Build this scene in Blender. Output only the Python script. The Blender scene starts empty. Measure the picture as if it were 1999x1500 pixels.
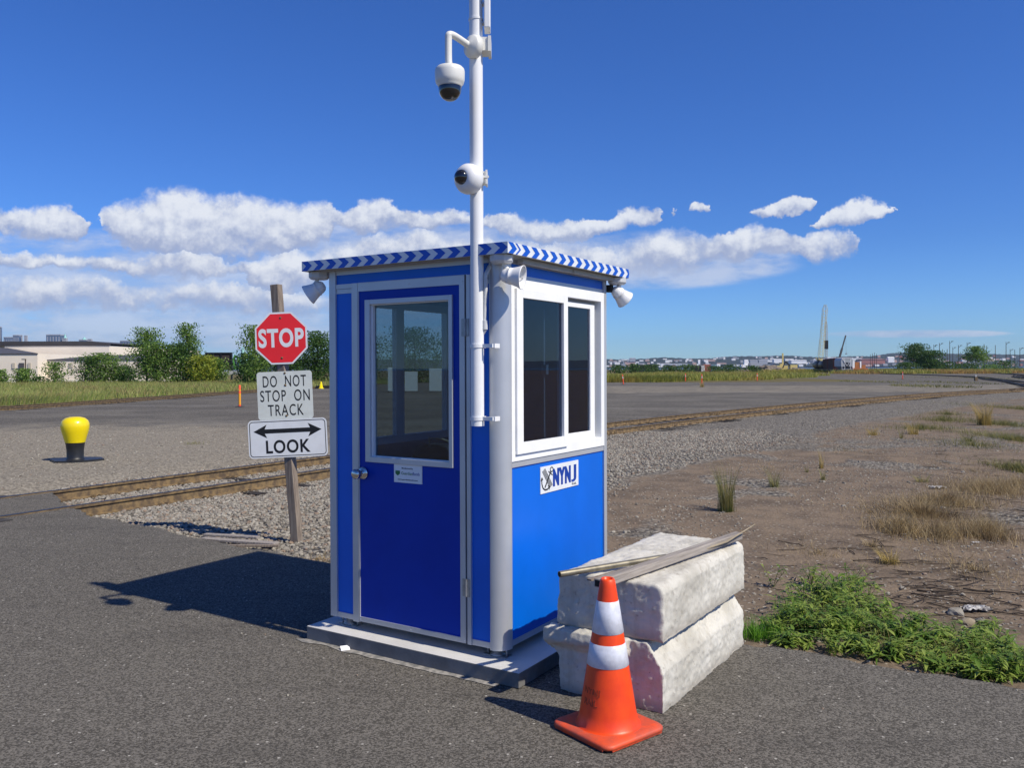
import bpy, bmesh, math, random
import numpy as np
from mathutils import Matrix, Vector, noise
PI = math.pi
S = bpy.context.scene
COL = S.collection
rnd = random.Random(7)

# ------------------------------------------------------------------ camera
H = 1.70; FPX = 1640.0; TH = math.radians(0.4); RO = math.radians(0.22)
CX, CY = 999.5, 730.5
fwd = Vector((0, math.cos(TH), -math.sin(TH))); up0 = Vector((0, math.sin(TH), math.cos(TH))); r0 = Vector((1, 0, 0))
cr = r0*math.cos(RO) - up0*math.sin(RO); cu = up0*math.cos(RO) + r0*math.sin(RO)
CAM = Vector((0, 0, H))
cd = bpy.data.cameras.new('camera'); cam = bpy.data.objects.new('camera', cd); COL.objects.link(cam)
cam.matrix_world = Matrix(((cr.x, cu.x, -fwd.x, 0), (cr.y, cu.y, -fwd.y, 0), (cr.z, cu.z, -fwd.z, H), (0, 0, 0, 1)))
cd.sensor_width = 36; cd.lens = 36*FPX/1999; cd.shift_y = -19.5/1999
cd.clip_start = 0.05; cd.clip_end = 30000
S.camera = cam

def ray(x, y): return fwd + cr*((x-CX)/FPX) + cu*((CY-y)/FPX)
def G(x, y, z=0.0):
    d = ray(x, y); return CAM + d*((z-H)/d.z)
def P(x, y, Y):
    d = ray(x, y); return CAM + d*(Y/d.y)

# ------------------------------------------------------------------ sun, sky, exposure
SUN_EL = math.radians(46.5)
sd = Vector((0.834, -0.551, 0)).normalized()*math.cos(SUN_EL); sd.z = math.sin(SUN_EL)
sl = bpy.data.lights.new('sun', 'SUN'); so = bpy.data.objects.new('sun', sl); COL.objects.link(so)
sl.energy = 5.0; sl.angle = math.radians(0.53); sl.color = (1.0, 0.92, 0.77)
so.rotation_euler = sd.to_track_quat('Z', 'Y').to_euler(); so.location = (20, -15, 30)
W = bpy.data.worlds.new('World'); S.world = W; W.use_nodes = True
S.view_settings.view_transform = 'Standard'; S.view_settings.look = 'None'
S.view_settings.exposure = 0.0; S.view_settings.gamma = 1.0
wt = W.node_tree; wt.nodes.clear()

class NT:
    """small helper to write node graphs as expressions"""
    def __init__(s, t): s.t = t
    def n(s, typ, **kw):
        nd = s.t.nodes.new(typ)
        for k, v in kw.items(): setattr(nd, k, v)
        return nd
    def put(s, sock, v):
        if hasattr(v, 'is_linked'): s.t.links.new(v, sock)
        elif v is not None: sock.default_value = v
    def m(s, op, a, b=None, c=None, clamp=False):
        nd = s.n('ShaderNodeMath', operation=op, use_clamp=clamp)
        s.put(nd.inputs[0], a)
        if b is not None: s.put(nd.inputs[1], b)
        if c is not None: s.put(nd.inputs[2], c)
        return nd.outputs[0]
    def sm(s, v, lo, hi, a=0.0, b=1.0, kind='SMOOTHSTEP'):
        nd = s.n('ShaderNodeMapRange', interpolation_type=kind)
        s.put(nd.inputs[0], v); s.put(nd.inputs[1], lo); s.put(nd.inputs[2], hi); s.put(nd.inputs[3], a); s.put(nd.inputs[4], b)
        return nd.outputs[0]
    def noise(s, vec, scale, detail=4, rough=0.55, dist=0.0, col=False):
        nd = s.n('ShaderNodeTexNoise'); s.put(nd.inputs['Vector'], vec)
        nd.inputs['Scale'].default_value = scale; nd.inputs['Detail'].default_value = detail
        nd.inputs['Roughness'].default_value = rough; nd.inputs['Distortion'].default_value = dist
        return nd.outputs['Color' if col else 'Fac']
    def voro(s, vec, scale, feature='F1', rand=1.0):
        nd = s.n('ShaderNodeTexVoronoi', feature=feature); s.put(nd.inputs['Vector'], vec)
        nd.inputs['Scale'].default_value = scale; nd.inputs['Randomness'].default_value = rand
        return nd
    def mix(s, f, a, b, blend='MIX'):
        nd = s.n('ShaderNodeMix', data_type='RGBA', blend_type=blend)
        s.put(nd.inputs[0], f)
        for i, v in ((6, a), (7, b)):
            if isinstance(v, tuple) and len(v) == 3: v = (*v, 1)
            s.put(nd.inputs[i], v)
        return nd.outputs[2]
    def xyz(s, x, y, z):
        nd = s.n('ShaderNodeCombineXYZ')
        for i, v in enumerate((x, y, z)): s.put(nd.inputs[i], v)
        return nd.outputs[0]

# clouds: rows of cumulus, each with a top and a flatter base that vary along the horizon (values in the photograph's angular scale)
def fcurve(w, x, pts):
    """lookup curve; x in 0..2000, values in 0..1000"""
    n = w.n('ShaderNodeFloatCurve'); c = n.mapping.curves[0]; n.mapping.use_clip = True
    pts = sorted(pts); c.points[0].location = (max(0, pts[0][0]/2000), pts[0][1]/1000); c.points[1].location = (min(1, pts[-1][0]/2000), pts[-1][1]/1000)
    for a, b in pts[1:-1]: c.points.new(a/2000, b/1000)
    for p in c.points: p.handle_type = 'AUTO_CLAMPED'
    n.mapping.update(); w.put(n.inputs['Value'], w.m('DIVIDE', x, 2000.0)); return w.m('MULTIPLY', n.outputs[0], 1000.0)
ROWS = [
 ([(0,402,455),(60,392,468),(95,390,474),(150,402,470),(185,436,440),(205,396,450),(250,382,485),(330,360,504),(385,364,508),(450,372,524),(520,376,505),(590,390,492),(640,388,474),(662,410,440),(700,388,458),(742,378,452),(790,402,442),(830,412,452),(880,403,446),(930,416,440),(1000,416,470),(1060,428,480),(1120,430,472),(1180,426,462),(1230,408,450),(1265,396,446),(1290,414,436),(1302,424,416),(1315,410,426),(1330,422,416),(1345,410,418),(1362,398,420),(1385,400,416),(1397,416,400),(1455,425,410),(1475,408,430),(1500,401,426),(1550,384,419),(1588,382,410),(1604,406,392),(2000,420,380)], 1.0, 1.0),
 ([(0,486,520),(120,492,524),(230,496,528),(270,500,542),(340,480,548),(420,488,542),(470,508,534),(500,500,565),(560,480,582),(650,476,566),(720,452,535),(800,440,524),(900,456,524),(1000,468,545),(1100,470,545),(1200,480,548),(1235,460,548),(1300,446,546),(1370,456,536),(1400,462,516),(1430,450,516),(1470,440,512),(1520,446,498),(1560,460,500),(1600,453,522),(1650,446,516),(1676,468,492),(1692,500,470),(2000,500,470)], .78, .92),
 ([(0,440,400),(1565,450,430),(1580,442,447),(1600,424,450),(1640,399,446),(1680,392,440),(1720,393,426),(1742,400,416),(1756,420,395),(2000,420,380)], 1.0, 1.0),
 ([(0,532,604),(150,530,612),(300,552,604),(420,545,616),(560,556,622),(690,566,606),(760,590,580),(2000,600,560)], .62, .75)]
w = NT(wt)
tc = w.n('ShaderNodeTexCoord'); sx = w.n('ShaderNodeSeparateXYZ'); w.put(sx.inputs[0], tc.outputs['Generated'])
tz = sx.outputs[2]; yy_ = w.m('MAXIMUM', sx.outputs[1], .12)
PX = w.m('ADD', CX, w.m('MULTIPLY', w.m('DIVIDE', sx.outputs[0], yy_), FPX)); PY = w.m('SUBTRACT', 719.0, w.m('MULTIPLY', w.m('DIVIDE', tz, yy_), FPX))
front = w.sm(sx.outputs[1], .3, .45)
uv = w.xyz(w.m('DIVIDE', PX, 1000.0), w.m('DIVIDE', PY, 1000.0), 0.0)
wn = w.noise(uv, 26, 5, .62, col=True); sp = w.n('ShaderNodeSeparateColor'); w.put(sp.inputs[0], wn)
WX = w.m('ADD', PX, w.m('MULTIPLY', w.m('SUBTRACT', sp.outputs[0], .5), 62.0)); WY = w.m('ADD', PY, w.m('MULTIPLY', w.m('SUBTRACT', sp.outputs[1], .5), 46.0))
n1 = w.noise(uv, 10, 9, .64)
uvo = w.n('ShaderNodeVectorMath', operation='ADD'); w.put(uvo.inputs[0], uv); uvo.inputs[1].default_value = (.012, -.018, 0)
n1b = w.noise(uvo.outputs[0], 10, 4, .6)
dens = None; hgt = None
for pts, wgt, br in ROWS:
    tp = fcurve(w, WX, [(a, b) for a, b, c in pts]); bt = fcurve(w, WX, [(a, c) for a, b, c in pts])
    th = w.m('SUBTRACT', bt, tp); hf = w.m('MAXIMUM', w.m('MULTIPLY', th, .5), 3.0); mid = w.m('MULTIPLY', w.m('ADD', tp, bt), .5)
    q = w.m('DIVIDE', w.m('SUBTRACT', mid, WY), hf); d = w.m('SUBTRACT', 1.0, w.m('MULTIPLY', q, q))
    ok_ = w.sm(th, -2.0, 16.0); d = w.m('SUBTRACT', w.m('MULTIPLY', w.m('MAXIMUM', d, -1.0), w.m('MULTIPLY', ok_, wgt)), w.m('SUBTRACT', 1.0, ok_))
    if dens is None: dens, hgt = d, q
    else:
        g_ = w.m('GREATER_THAN', d, dens); hgt = w.m('ADD', w.m('MULTIPLY', q, g_), w.m('MULTIPLY', hgt, w.m('SUBTRACT', 1.0, g_))); dens = w.m('MAXIMUM', dens, d)
gate = w.sm(dens, -.05, .25)
d0 = w.m('ADD', w.m('MULTIPLY', dens, 1.2), w.m('MULTIPLY', w.m('SUBTRACT', n1, .485), 2.9))
mask = w.m('MULTIPLY', w.sm(d0, -.08, 1.0), w.m('MULTIPLY', gate, front))
relief = w.m('SUBTRACT', n1, n1b)
lit = w.sm(w.m('ADD', w.m('MULTIPLY', hgt, .36), w.m('ADD', w.m('MULTIPLY', relief, 1.5), w.m('MULTIPLY', d0, .30))), -.10, .66)
def lobe(px, py, rx, ry):
    a = w.m('MULTIPLY', w.m('SUBTRACT', PX, px), 1/rx); b = w.m('MULTIPLY', w.m('SUBTRACT', PY, py), 1/ry)
    return w.m('MAXIMUM', w.m('SUBTRACT', 1.0, w.m('ADD', w.m('MULTIPLY', a, a), w.m('MULTIPLY', b, b))), 0.0)
vl_ = None
for q_ in ((120, 560, 650, 125), (330, 640, 720, 78), (800, 490, 400, 85), (1260, 510, 330, 62), (1790, 655, 200, 9)): vl_ = lobe(*q_) if vl_ is None else w.m('MAXIMUM', vl_, lobe(*q_))
vv = w.xyz(w.m('DIVIDE', PX, 1000.0), w.m('DIVIDE', PY, 330.0), 3.0)
vn = w.noise(vv, 7, 7, .62)
veil = w.m('MULTIPLY', w.sm(w.m('ADD', w.m('MULTIPLY', vl_, .6), w.m('MULTIPLY', w.m('SUBTRACT', vn, .5), 1.7)), -.22, .62), w.m('MULTIPLY', w.sm(vl_, 0, .35), w.m('MULTIPLY', front, .78)))
sky = w.n('ShaderNodeTexSky', sky_type='NISHITA'); sky.sun_disc = False
sky.sun_elevation = SUN_EL; sky.sun_rotation = math.atan2(sd.x, sd.y)
sky.air_density = 1.0; sky.dust_density = 0.1; sky.ozone_density = 2.2; sky.altitude = 0
hs = w.n('ShaderNodeHueSaturation'); hs.inputs['Saturation'].default_value = 1.12; w.put(hs.inputs['Color'], sky.outputs[0])
tint = w.mix(w.sm(tz, 0.0, .14, kind='LINEAR'), (.60, 1.0, 1.75, 1), (.46, .80, 1.50, 1)); tint = w.mix(w.sm(tz, .45, .85), tint, (.33, .58, 1.08, 1))
skc = w.mix(1.0, hs.outputs[0], tint, 'MULTIPLY')
cb = w.mix(lit, (4.3, 5.1, 7.5, 1), (9.7, 10.1, 10.9, 1))
cb = w.mix(w.sm(tz, 0.02, 0.11), w.mix(.35, cb, (4.4, 5.8, 8.8, 1)), cb)
skc = w.mix(veil, skc, w.mix(w.sm(vn, .35, .65), (4.6, 5.8, 8.6, 1), (7.0, 7.8, 9.7, 1)))
skc = w.mix(w.m('MULTIPLY', mask, .96), skc, cb)
bg = w.n('ShaderNodeBackground'); w.put(bg.inputs[0], skc); bg.inputs[1].default_value = 0.085
W.cycles.sampling_method = 'MANUAL'; W.cycles.sample_map_resolution = 512
wo = w.n('ShaderNodeOutputWorld'); wt.links.new(bg.outputs[0], wo.inputs[0])

# ------------------------------------------------------------------ materials
def M(name, base, rough=.6, metal=0.0, var=0.0, vscale=8.0, bump=0.0, bscale=40.0, col2=None, spec=None, coat=0.0, fn=None):
    m = bpy.data.materials.new(name); m.use_nodes = True; t = NT(m.node_tree)
    b = m.node_tree.nodes['Principled BSDF']
    c = (*base, 1)
    tcn = t.n('ShaderNodeTexCoord'); v = tcn.outputs['Object']
    b.inputs['Roughness'].default_value = rough; b.inputs['Metallic'].default_value = metal
    if spec is not None: b.inputs['Specular IOR Level'].default_value = spec
    if coat: b.inputs['Coat Weight'].default_value = coat; b.inputs['Coat Roughness'].default_value = .08
    col = c
    if col2 is None and var: col2 = tuple(x*(1-var) for x in base)
    if col2 is not None:
        f = t.sm(t.noise(v, vscale, 6, .6), .35, .65)
        col = t.mix(f, c, (*col2, 1))
    t.put(b.inputs['Base Color'], col)
    if bump:
        bn = t.n('ShaderNodeBump'); bn.inputs['Strength'].default_value = bump; bn.inputs['Distance'].default_value = .01
        t.put(bn.inputs['Height'], t.noise(v, bscale, 6, .65)); t.put(b.inputs['Normal'], bn.outputs[0])
    if fn: fn(t, b, v, col)
    return m

mt = {}
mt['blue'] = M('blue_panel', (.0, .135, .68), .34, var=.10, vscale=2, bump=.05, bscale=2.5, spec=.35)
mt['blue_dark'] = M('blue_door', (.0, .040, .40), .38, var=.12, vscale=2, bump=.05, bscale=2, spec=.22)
mt['alu'] = M('aluminium', (.56, .58, .61), .42, .45, var=.06, vscale=5)
mt['white'] = M('white_paint', (.80, .81, .82), .38, var=.04, vscale=6)
mt['vinyl'] = M('white_vinyl', (.86, .87, .87), .4, var=.05, vscale=7)
mt['soffit'] = M('soffit', (.42, .42, .40), .6, var=.1)
mt['dark'] = M('black_rubber', (.012, .012, .013), .55)
mt['gap'] = M('dark_gap', (.01, .01, .012), .8)
mt['chrome'] = M('brushed_nickel', (.62, .60, .57), .22, 1.0)
mt['inner'] = M('interior_wall', (.30, .33, .37), .6, var=.1)
mt['innerdark'] = M('interior_dark', (.05, .055, .065), .7)
mt['blackpaint'] = M('black_lettering', (.008, .008, .009), .5)
mt['navy'] = M('navy_lettering', (.003, .04, .30), .5)
mt['chev'] = M('blue_chevron', (.003, .085, .52), .4)
mt['steel'] = M('galvanised_steel', (.42, .43, .44), .45, .8, var=.3, vscale=20)
mt['conduit'] = M('grey_conduit', (.55, .56, .57), .5)
mt['dome'] = M('smoked_dome', (.01, .01, .012), .03, coat=1.0)
mt['camwhite'] = M('camera_shell', (.74, .74, .70), .4, var=.04)
mt['yellow'] = M('yellow_paint', (.85, .66, .0), .35, var=.06, vscale=4, coat=.2)
mt['blackmetal'] = M('black_painted_iron', (.02, .021, .024), .45, var=.3, bump=.2, bscale=20)
mt['orange'] = M('orange_rubber', (.90, .075, .006), .42, var=.10, vscale=9, bump=.05, bscale=60, col2=(.80, .055, .008))
mt['orange_dirty'] = M('scuffed_orange_rubber', (.78, .09, .025), .55, bump=.1, bscale=40, vscale=12, col2=(.50, .085, .045))
mt['conewhite'] = M('reflective_collar', (.70, .72, .80), .35, var=.16, vscale=22, bump=.1, bscale=50)
mt['signred'] = M('red_sign_sheet', (.80, .022, .028), .4, var=.06, vscale=6)
mt['signwhite'] = M('white_sign_sheet', (.74, .77, .80), .4, var=.07, vscale=7)
mt['signwhite2'] = M('aged_sign_sheet', (.66, .70, .66), .45, var=.10, vscale=7)
mt['gap_road'] = M('flangeway_tar', (.035, .032, .03), .9, vscale=12, col2=(.075, .066, .056))
mt['rust'] = M('rusted_steel', (.235, .16, .075), .8, .1, vscale=9, bump=.4, bscale=60, col2=(.10, .07, .043))
mt['railtop'] = M('worn_rail_head', (.05, .047, .05), .42, .6, var=.4, vscale=20)
mt['railtop_rust'] = M('rusty_rail_head', (.15, .10, .065), .6, .3, var=.4, vscale=20)
mt['tie'] = M('old_tie_wood', (.035, .028, .022), .9, var=.5, vscale=10, bump=.5, bscale=20)
mt['trunk'] = M('bark', (.08, .06, .045), .9, var=.4, bump=.5, bscale=10)
mt['glassdark'] = M('dark_window', (.02, .025, .03), .1)
mt['wall_beige'] = M('beige_cladding', (.86, .77, .64), .7, var=.06, vscale=.3)
mt['wall_low'] = M('pale_base_wall', (.90, .85, .72), .7, var=.05, vscale=.3)
mt['roof_dark'] = M('dark_roof', (.055, .052, .055), .7, var=.1, vscale=.5)
mt['roof_mid'] = M('grey_roof', (.085, .083, .09), .7, var=.1, vscale=.5)
mt['yellowpaint2'] = M('crane_yellow', (.72, .58, .22), .5, var=.2)
mt['hopper'] = M('hopper_grey', (.48, .50, .50), .55, var=.15, vscale=.8)
mt['carred'] = M('boxcar_maroon', (.085, .018, .016), .6, var=.3, vscale=.8)
mt['carblack'] = M('tank_black', (.012, .012, .013), .5)
mt['carorange'] = M('orange_equipment', (.42, .15, .04), .6, var=.3, vscale=1)
mt['delin'] = M('orange_post', (.88, .08, .02), .45)
mt['delin_y'] = M('amber_sheet', (.85, .36, .02), .4)
mt['paper'] = M('paper', (.85, .86, .88), .6)
mt['stick'] = M('dead_twig', (.045, .032, .025), .9, var=.4)
mt['straw'] = M('pale_straw', (.36, .30, .21), .9, var=.3)
def wood_fn(c1, c2):
    def fn(t, b, v, col):
        mp = t.n('ShaderNodeMapping'); t.put(mp.inputs[0], v); mp.inputs['Scale'].default_value = (30, 30, 1.6)
        n = t.noise(mp.outputs[0], 1.6, 8, .7)
        t.put(b.inputs['Base Color'], t.mix(t.sm(n, .3, .7), (*c1, 1), (*c2, 1)))
        bn = t.n('ShaderNodeBump'); bn.inputs['Strength'].default_value = .6; bn.inputs['Distance'].default_value = .004
        t.put(bn.inputs['Height'], n); t.put(b.inputs['Normal'], bn.outputs[0])
    return fn
mt['wood'] = M('weathered_wood', (.2, .2, .2), .85, fn=wood_fn((.30, .25, .20), (.13, .10, .08)))
mt['wood_grey'] = M('grey_board', (.3, .3, .3), .8, fn=wood_fn((.40, .36, .32), (.19, .165, .145)))

def concrete_fn(t, b, v, col):
    n1 = t.noise(v, 3.5, 7, .65); n2 = t.noise(v, 26, 6, .7); n3 = t.noise(v, 130, 3, .6)
    c = t.mix(t.sm(n1, .38, .66), (.61, .59, .53, 1), (.45, .43, .375, 1))
    c = t.mix(t.sm(n2, .56, .72), c, (.34, .31, .27, 1))
    mp = t.n('ShaderNodeMapping'); t.put(mp.inputs[0], v); mp.inputs['Scale'].default_value = (9, 9, 1.2)
    st = t.noise(mp.outputs[0], 2.0, 6, .65)
    c = t.mix(t.m('MULTIPLY', t.sm(st, .5, .75), .55), c, (.40, .37, .31, 1))
    vp = t.voro(v, 34); pit = t.sm(vp.outputs['Distance'], .05, .13)
    pm = t.sm(t.noise(v, 9, 3), .50, .60)
    pit2 = t.m('SUBTRACT', 1.0, t.m('MULTIPLY', t.m('SUBTRACT', 1.0, pit), pm))
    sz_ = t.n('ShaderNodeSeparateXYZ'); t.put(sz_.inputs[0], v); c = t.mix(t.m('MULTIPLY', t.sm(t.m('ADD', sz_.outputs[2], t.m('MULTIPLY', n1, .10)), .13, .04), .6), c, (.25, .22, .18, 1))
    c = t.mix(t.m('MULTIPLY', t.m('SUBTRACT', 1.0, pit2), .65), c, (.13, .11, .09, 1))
    t.put(b.inputs['Base Color'], c)
    h = t.m('ADD', t.m('MULTIPLY', n2, .6), t.m('ADD', t.m('MULTIPLY', n3, .25), t.m('MULTIPLY', pit2, .5)))
    bn = t.n('ShaderNodeBump'); bn.inputs['Strength'].default_value = .55; bn.inputs['Distance'].default_value = .008
    t.put(bn.inputs['Height'], h); t.put(b.inputs['Normal'], bn.outputs[0])
mt['concrete'] = M('old_concrete', (.5, .5, .5), .85, fn=concrete_fn)
mt['slab_shaded'] = M('pad_shaded_concrete', (.20, .195, .19), .9, var=.3, vscale=6, bump=.3, bscale=40)
mt['slab'] = M('pad_lit_concrete', (.62, .615, .60), .8, var=.12, vscale=4, bump=.25, bscale=50)  # paler than the sides so the sunlit strip on top reads bright

def glass_mat(name, tint, boost=1.0, rough=0.0):
    m = bpy.data.materials.new(name); m.use_nodes = True; t = NT(m.node_tree); m.node_tree.nodes.clear()
    tr = t.n('ShaderNodeBsdfTransparent'); tr.inputs[0].default_value = (*tint, 1)
    gl = t.n('ShaderNodeBsdfGlossy'); gl.inputs['Roughness'].default_value = rough
    ge = t.n('ShaderNodeNewGeometry'); dp = t.n('ShaderNodeVectorMath', operation='DOT_PRODUCT'); t.put(dp.inputs[0], ge.outputs['Incoming']); t.put(dp.inputs[1], ge.outputs['Normal'])
    fr_ = t.m('ADD', .045, t.m('MULTIPLY', .955, t.m('POWER', t.m('SUBTRACT', 1.0, t.m('ABSOLUTE', dp.outputs['Value'])), 5.0)))
    tcn = t.n('ShaderNodeTexCoord'); bn = t.n('ShaderNodeBump'); bn.inputs['Strength'].default_value = .02
    t.put(bn.inputs['Height'], t.noise(tcn.outputs['Object'], 2.0, 2)); t.put(gl.inputs['Normal'], bn.outputs[0])
    mx = t.n('ShaderNodeMixShader'); t.put(mx.inputs[0], t.m('MULTIPLY', fr_, boost, clamp=True))
    t.put(mx.inputs[1], tr.outputs[0]); t.put(mx.inputs[2], gl.outputs[0])
    o = t.n('ShaderNodeOutputMaterial'); t.put(o.inputs[0], mx.outputs[0]); return m
mt['glass_door'] = glass_mat('door_glass', (.42, .50, .54), 1.6)
mt['glass'] = glass_mat('tinted_glass', (.20, .29, .42), 1.5)

def leaf_mat(name, c1, c2, c3, trans=.35, vs=1.5):
    m = bpy.data.materials.new(name); m.use_nodes = True; t = NT(m.node_tree)
    b = m.node_tree.nodes['Principled BSDF']; o = m.node_tree.nodes['Material Output']
    ge = t.n('ShaderNodeNewGeometry'); tcn = t.n('ShaderNodeTexCoord')
    r = ge.outputs['Random Per Island']
    c = t.mix(t.sm(r, .1, .9), (*c1, 1), (*c2, 1))
    c = t.mix(t.sm(t.noise(tcn.outputs['Object'], vs, 3), .48, .66), c, (*c3, 1))
    t.put(b.inputs['Base Color'], c); b.inputs['Roughness'].default_value = .5; b.inputs['Specular IOR Level'].default_value = .3
    tl = t.n('ShaderNodeBsdfTranslucent'); t.put(tl.inputs[0], c)
    mx = t.n('ShaderNodeMixShader'); mx.inputs[0].default_value = trans
    t.put(mx.inputs[1], b.outputs[0]); t.put(mx.inputs[2], tl.outputs[0]); t.put(o.inputs[0], mx.outputs[0])
    return m
mt['leaf'] = leaf_mat('sapling_leaves', (.11, .21, .035), (.25, .37, .085), (.06, .14, .03), .45)
mt['leaf_y'] = leaf_mat('yellowing_leaves', (.26, .34, .04), (.40, .42, .06), (.16, .26, .04), .45)
mt['leaf_d'] = leaf_mat('dark_leaves', (.05, .115, .026), (.105, .19, .04), (.03, .08, .02), .4)
mt['weed'] = leaf_mat('weed_leaves', (.14, .245, .035), (.34, .42, .09), (.09, .175, .03), vs=6)
mt['weed_b'] = leaf_mat('fresh_grass_blades', (.10, .26, .02), (.16, .34, .03), (.07, .20, .02), vs=6)
mt['meadow'] = leaf_mat('meadow_blades', (.22, .31, .06), (.40, .40, .14), (.36, .28, .12), .35, .25)
mt['meadow_far'] = leaf_mat('far_grass_blades', (.24, .28, .05), (.36, .34, .08), (.40, .25, .08), .3, .06)
mt['dry'] = leaf_mat('dry_grass_blades', (.32, .23, .11), (.48, .37, .20), (.18, .125, .065), .2, 2)
mt['tuft'] = leaf_mat('tuft_blades', (.16, .17, .045), (.32, .27, .10), (.09, .12, .03), .25, 5)
mt['tuft_gold'] = leaf_mat('golden_blades', (.38, .28, .08), (.48, .36, .13), (.30, .22, .06), .25, 3)

def asphalt_fn(t, b, v, col):
    big = t.noise(v, .35, 5, .55); med = t.noise(v, 4, 5, .6); fine = t.noise(v, 160, 4, .75)
    c = t.mix(t.sm(big, .35, .65), (.130, .120, .102, 1), (.104, .096, .083, 1))
    c = t.mix(t.m('MULTIPLY', t.sm(med, .5, .8), .35), c, (.17, .155, .13, 1))
    vo = t.voro(v, 120); hv = t.n('ShaderNodeSeparateColor'); t.put(hv.inputs[0], vo.outputs['Color'])
    agg = hv.outputs[0]
    c = t.mix(.50, c, t.mix(t.sm(agg, .1, .95), (.026, .025, .023, 1), (.27, .25, .22, 1)))
    mpa = t.n('ShaderNodeMapping'); t.put(mpa.inputs[0], v); mpa.inputs['Scale'].default_value = (.35, 1.6, 1); mpa.inputs['Rotation'].default_value = (0, 0, .5)
    c = t.mix(t.m('MULTIPLY', t.sm(t.noise(mpa.outputs[0], 1.3, 6, .65), .5, .72), .35), c, (.055, .052, .048, 1))
    vo2 = t.voro(v, 38); hv2 = t.n('ShaderNodeSeparateColor'); t.put(hv2.inputs[0], vo2.outputs['Color'])
    chip = t.m('MULTIPLY', t.sm(hv2.outputs[1], .952, .96), t.sm(vo2.outputs['Distance'], .30, .20))
    c = t.mix(chip, c, (.42, .40, .36, 1))
    t.put(b.inputs['Base Color'], c)
    h = t.m('ADD', t.m('MULTIPLY', vo.outputs['Distance'], -.8), fine)
    bn = t.n('ShaderNodeBump'); bn.inputs['Strength'].default_value = .55; bn.inputs['Distance'].default_value = .006
    t.put(bn.inputs['Height'], h); t.put(b.inputs['Normal'], bn.outputs[0])
mt['asphalt'] = M('asphalt', (.1, .1, .1), .95, spec=.12, fn=asphalt_fn)

def ground_fn(t, b, v, col):
    at = t.n('ShaderNodeAttribute', attribute_name='zone'); sp = t.n('ShaderNodeSeparateColor'); t.put(sp.inputs[0], at.outputs['Color'])
    wob = t.m('MULTIPLY', t.m('SUBTRACT', t.noise(v, .8, 6, .65), .5), .9)
    R = t.sm(t.m('ADD', sp.outputs[0], wob), .38, .62); Gz = t.sm(t.m('ADD', sp.outputs[1], wob), .35, .65); B = t.sm(t.m('ADD', sp.outputs[2], wob), .4, .6)
    n0 = t.noise(v, .25, 5, .6); n1 = t.noise(v, 1.7, 6, .65); n2 = t.noise(v, 18, 6, .7)
    # dirt with pebbles
    dirt = t.mix(t.sm(n1, .35, .68), (.225, .172, .122, 1), (.130, .100, .074, 1))
    dirt = t.mix(t.m('MULTIPLY', t.sm(n2, .45, .7), .5), dirt, (.085, .066, .05, 1))
    vp = t.voro(v, 26); cp = t.n('ShaderNodeSeparateColor'); t.put(cp.inputs[0], vp.outputs['Color'])
    peb = t.m('MULTIPLY', t.sm(cp.outputs[1], .62, .72), t.sm(vp.outputs['Distance'], .42, .30))
    peb = t.m('MULTIPLY', peb, t.sm(n1, .40, .52))
    dirt = t.mix(peb, dirt, t.mix(cp.outputs[0], (.08, .072, .062, 1), (.44, .40, .33, 1)))
    # ballast
    vb = t.voro(v, 17); cb_ = t.n('ShaderNodeSeparateColor'); t.put(cb_.inputs[0], vb.outputs['Color'])
    bal = t.mix(cb_.outputs[0], (.13, .118, .10, 1), (.36, .33, .28, 1))
    bal = t.mix(t.m('MULTIPLY', t.sm(vb.outputs['Distance'], .42, .66), .75), bal, (.045, .040, .036, 1))
    # lot: compacted grey gravel
    vl = t.voro(v, 30); cl = t.n('ShaderNodeSeparateColor'); t.put(cl.inputs[0], vl.outputs['Color'])
    lot = t.mix(t.sm(n0, .40, .62), (.098, .090, .080, 1), (.145, .134, .116, 1))
    mp = t.n('ShaderNodeMapping'); t.put(mp.inputs[0], v); mp.inputs['Scale'].default_value = (.05, .5, 1); mp.inputs['Rotation'].default_value = (0, 0, .25)
    lot = t.mix(t.m('MULTIPLY', t.sm(t.noise(mp.outputs[0], 1.0, 5, .6), .52, .66), .55), lot, (.20, .19, .175, 1))
    lot = t.mix(t.m('MULTIPLY', t.sm(cl.outputs[0], .45, 1.0), .5), lot, (.27, .25, .21, 1))
    lot = t.mix(t.m('MULTIPLY', t.sm(cl.outputs[1], .6, 1.0), .7), lot, (.035, .033, .03, 1))
    # pale gravel by the bollard
    A = t.sm(t.m('ADD', at.outputs['Alpha'], t.m('MULTIPLY', wob, 1.1)), .3, .75)
    pale = t.mix(cl.outputs[0], (.16, .14, .108, 1), (.38, .34, .27, 1))
    pale = t.mix(t.m('MULTIPLY', t.sm(cl.outputs[2], .72, 1.), .5), pale, (.07, .065, .06, 1))
    lot = t.mix(t.m('MULTIPLY', A, .85), lot, pale)
    green = t.mix(t.sm(n1, .4, .6), (.10, .10, .035, 1), (.17, .13, .06, 1))
    c = t.mix(Gz, dirt, lot); c = t.mix(R, c, bal); c = t.mix(B, c, green)
    t.put(b.inputs['Base Color'], c)
    h = t.m('ADD', t.m('MULTIPLY', t.m('MULTIPLY', vb.outputs['Distance'], -2.2), R), t.m('ADD', t.m('MULTIPLY', n2, .6), t.m('MULTIPLY', vl.outputs['Distance'], -.35)))
    bn = t.n('ShaderNodeBump'); bn.inputs['Strength'].default_value = .8; bn.inputs['Distance'].default_value = .02
    t.put(bn.inputs['Height'], h); t.put(b.inputs['Normal'], bn.outputs[0])
mt['ground'] = M('ground', (.2, .2, .2), .95, spec=.15, fn=ground_fn)

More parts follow.
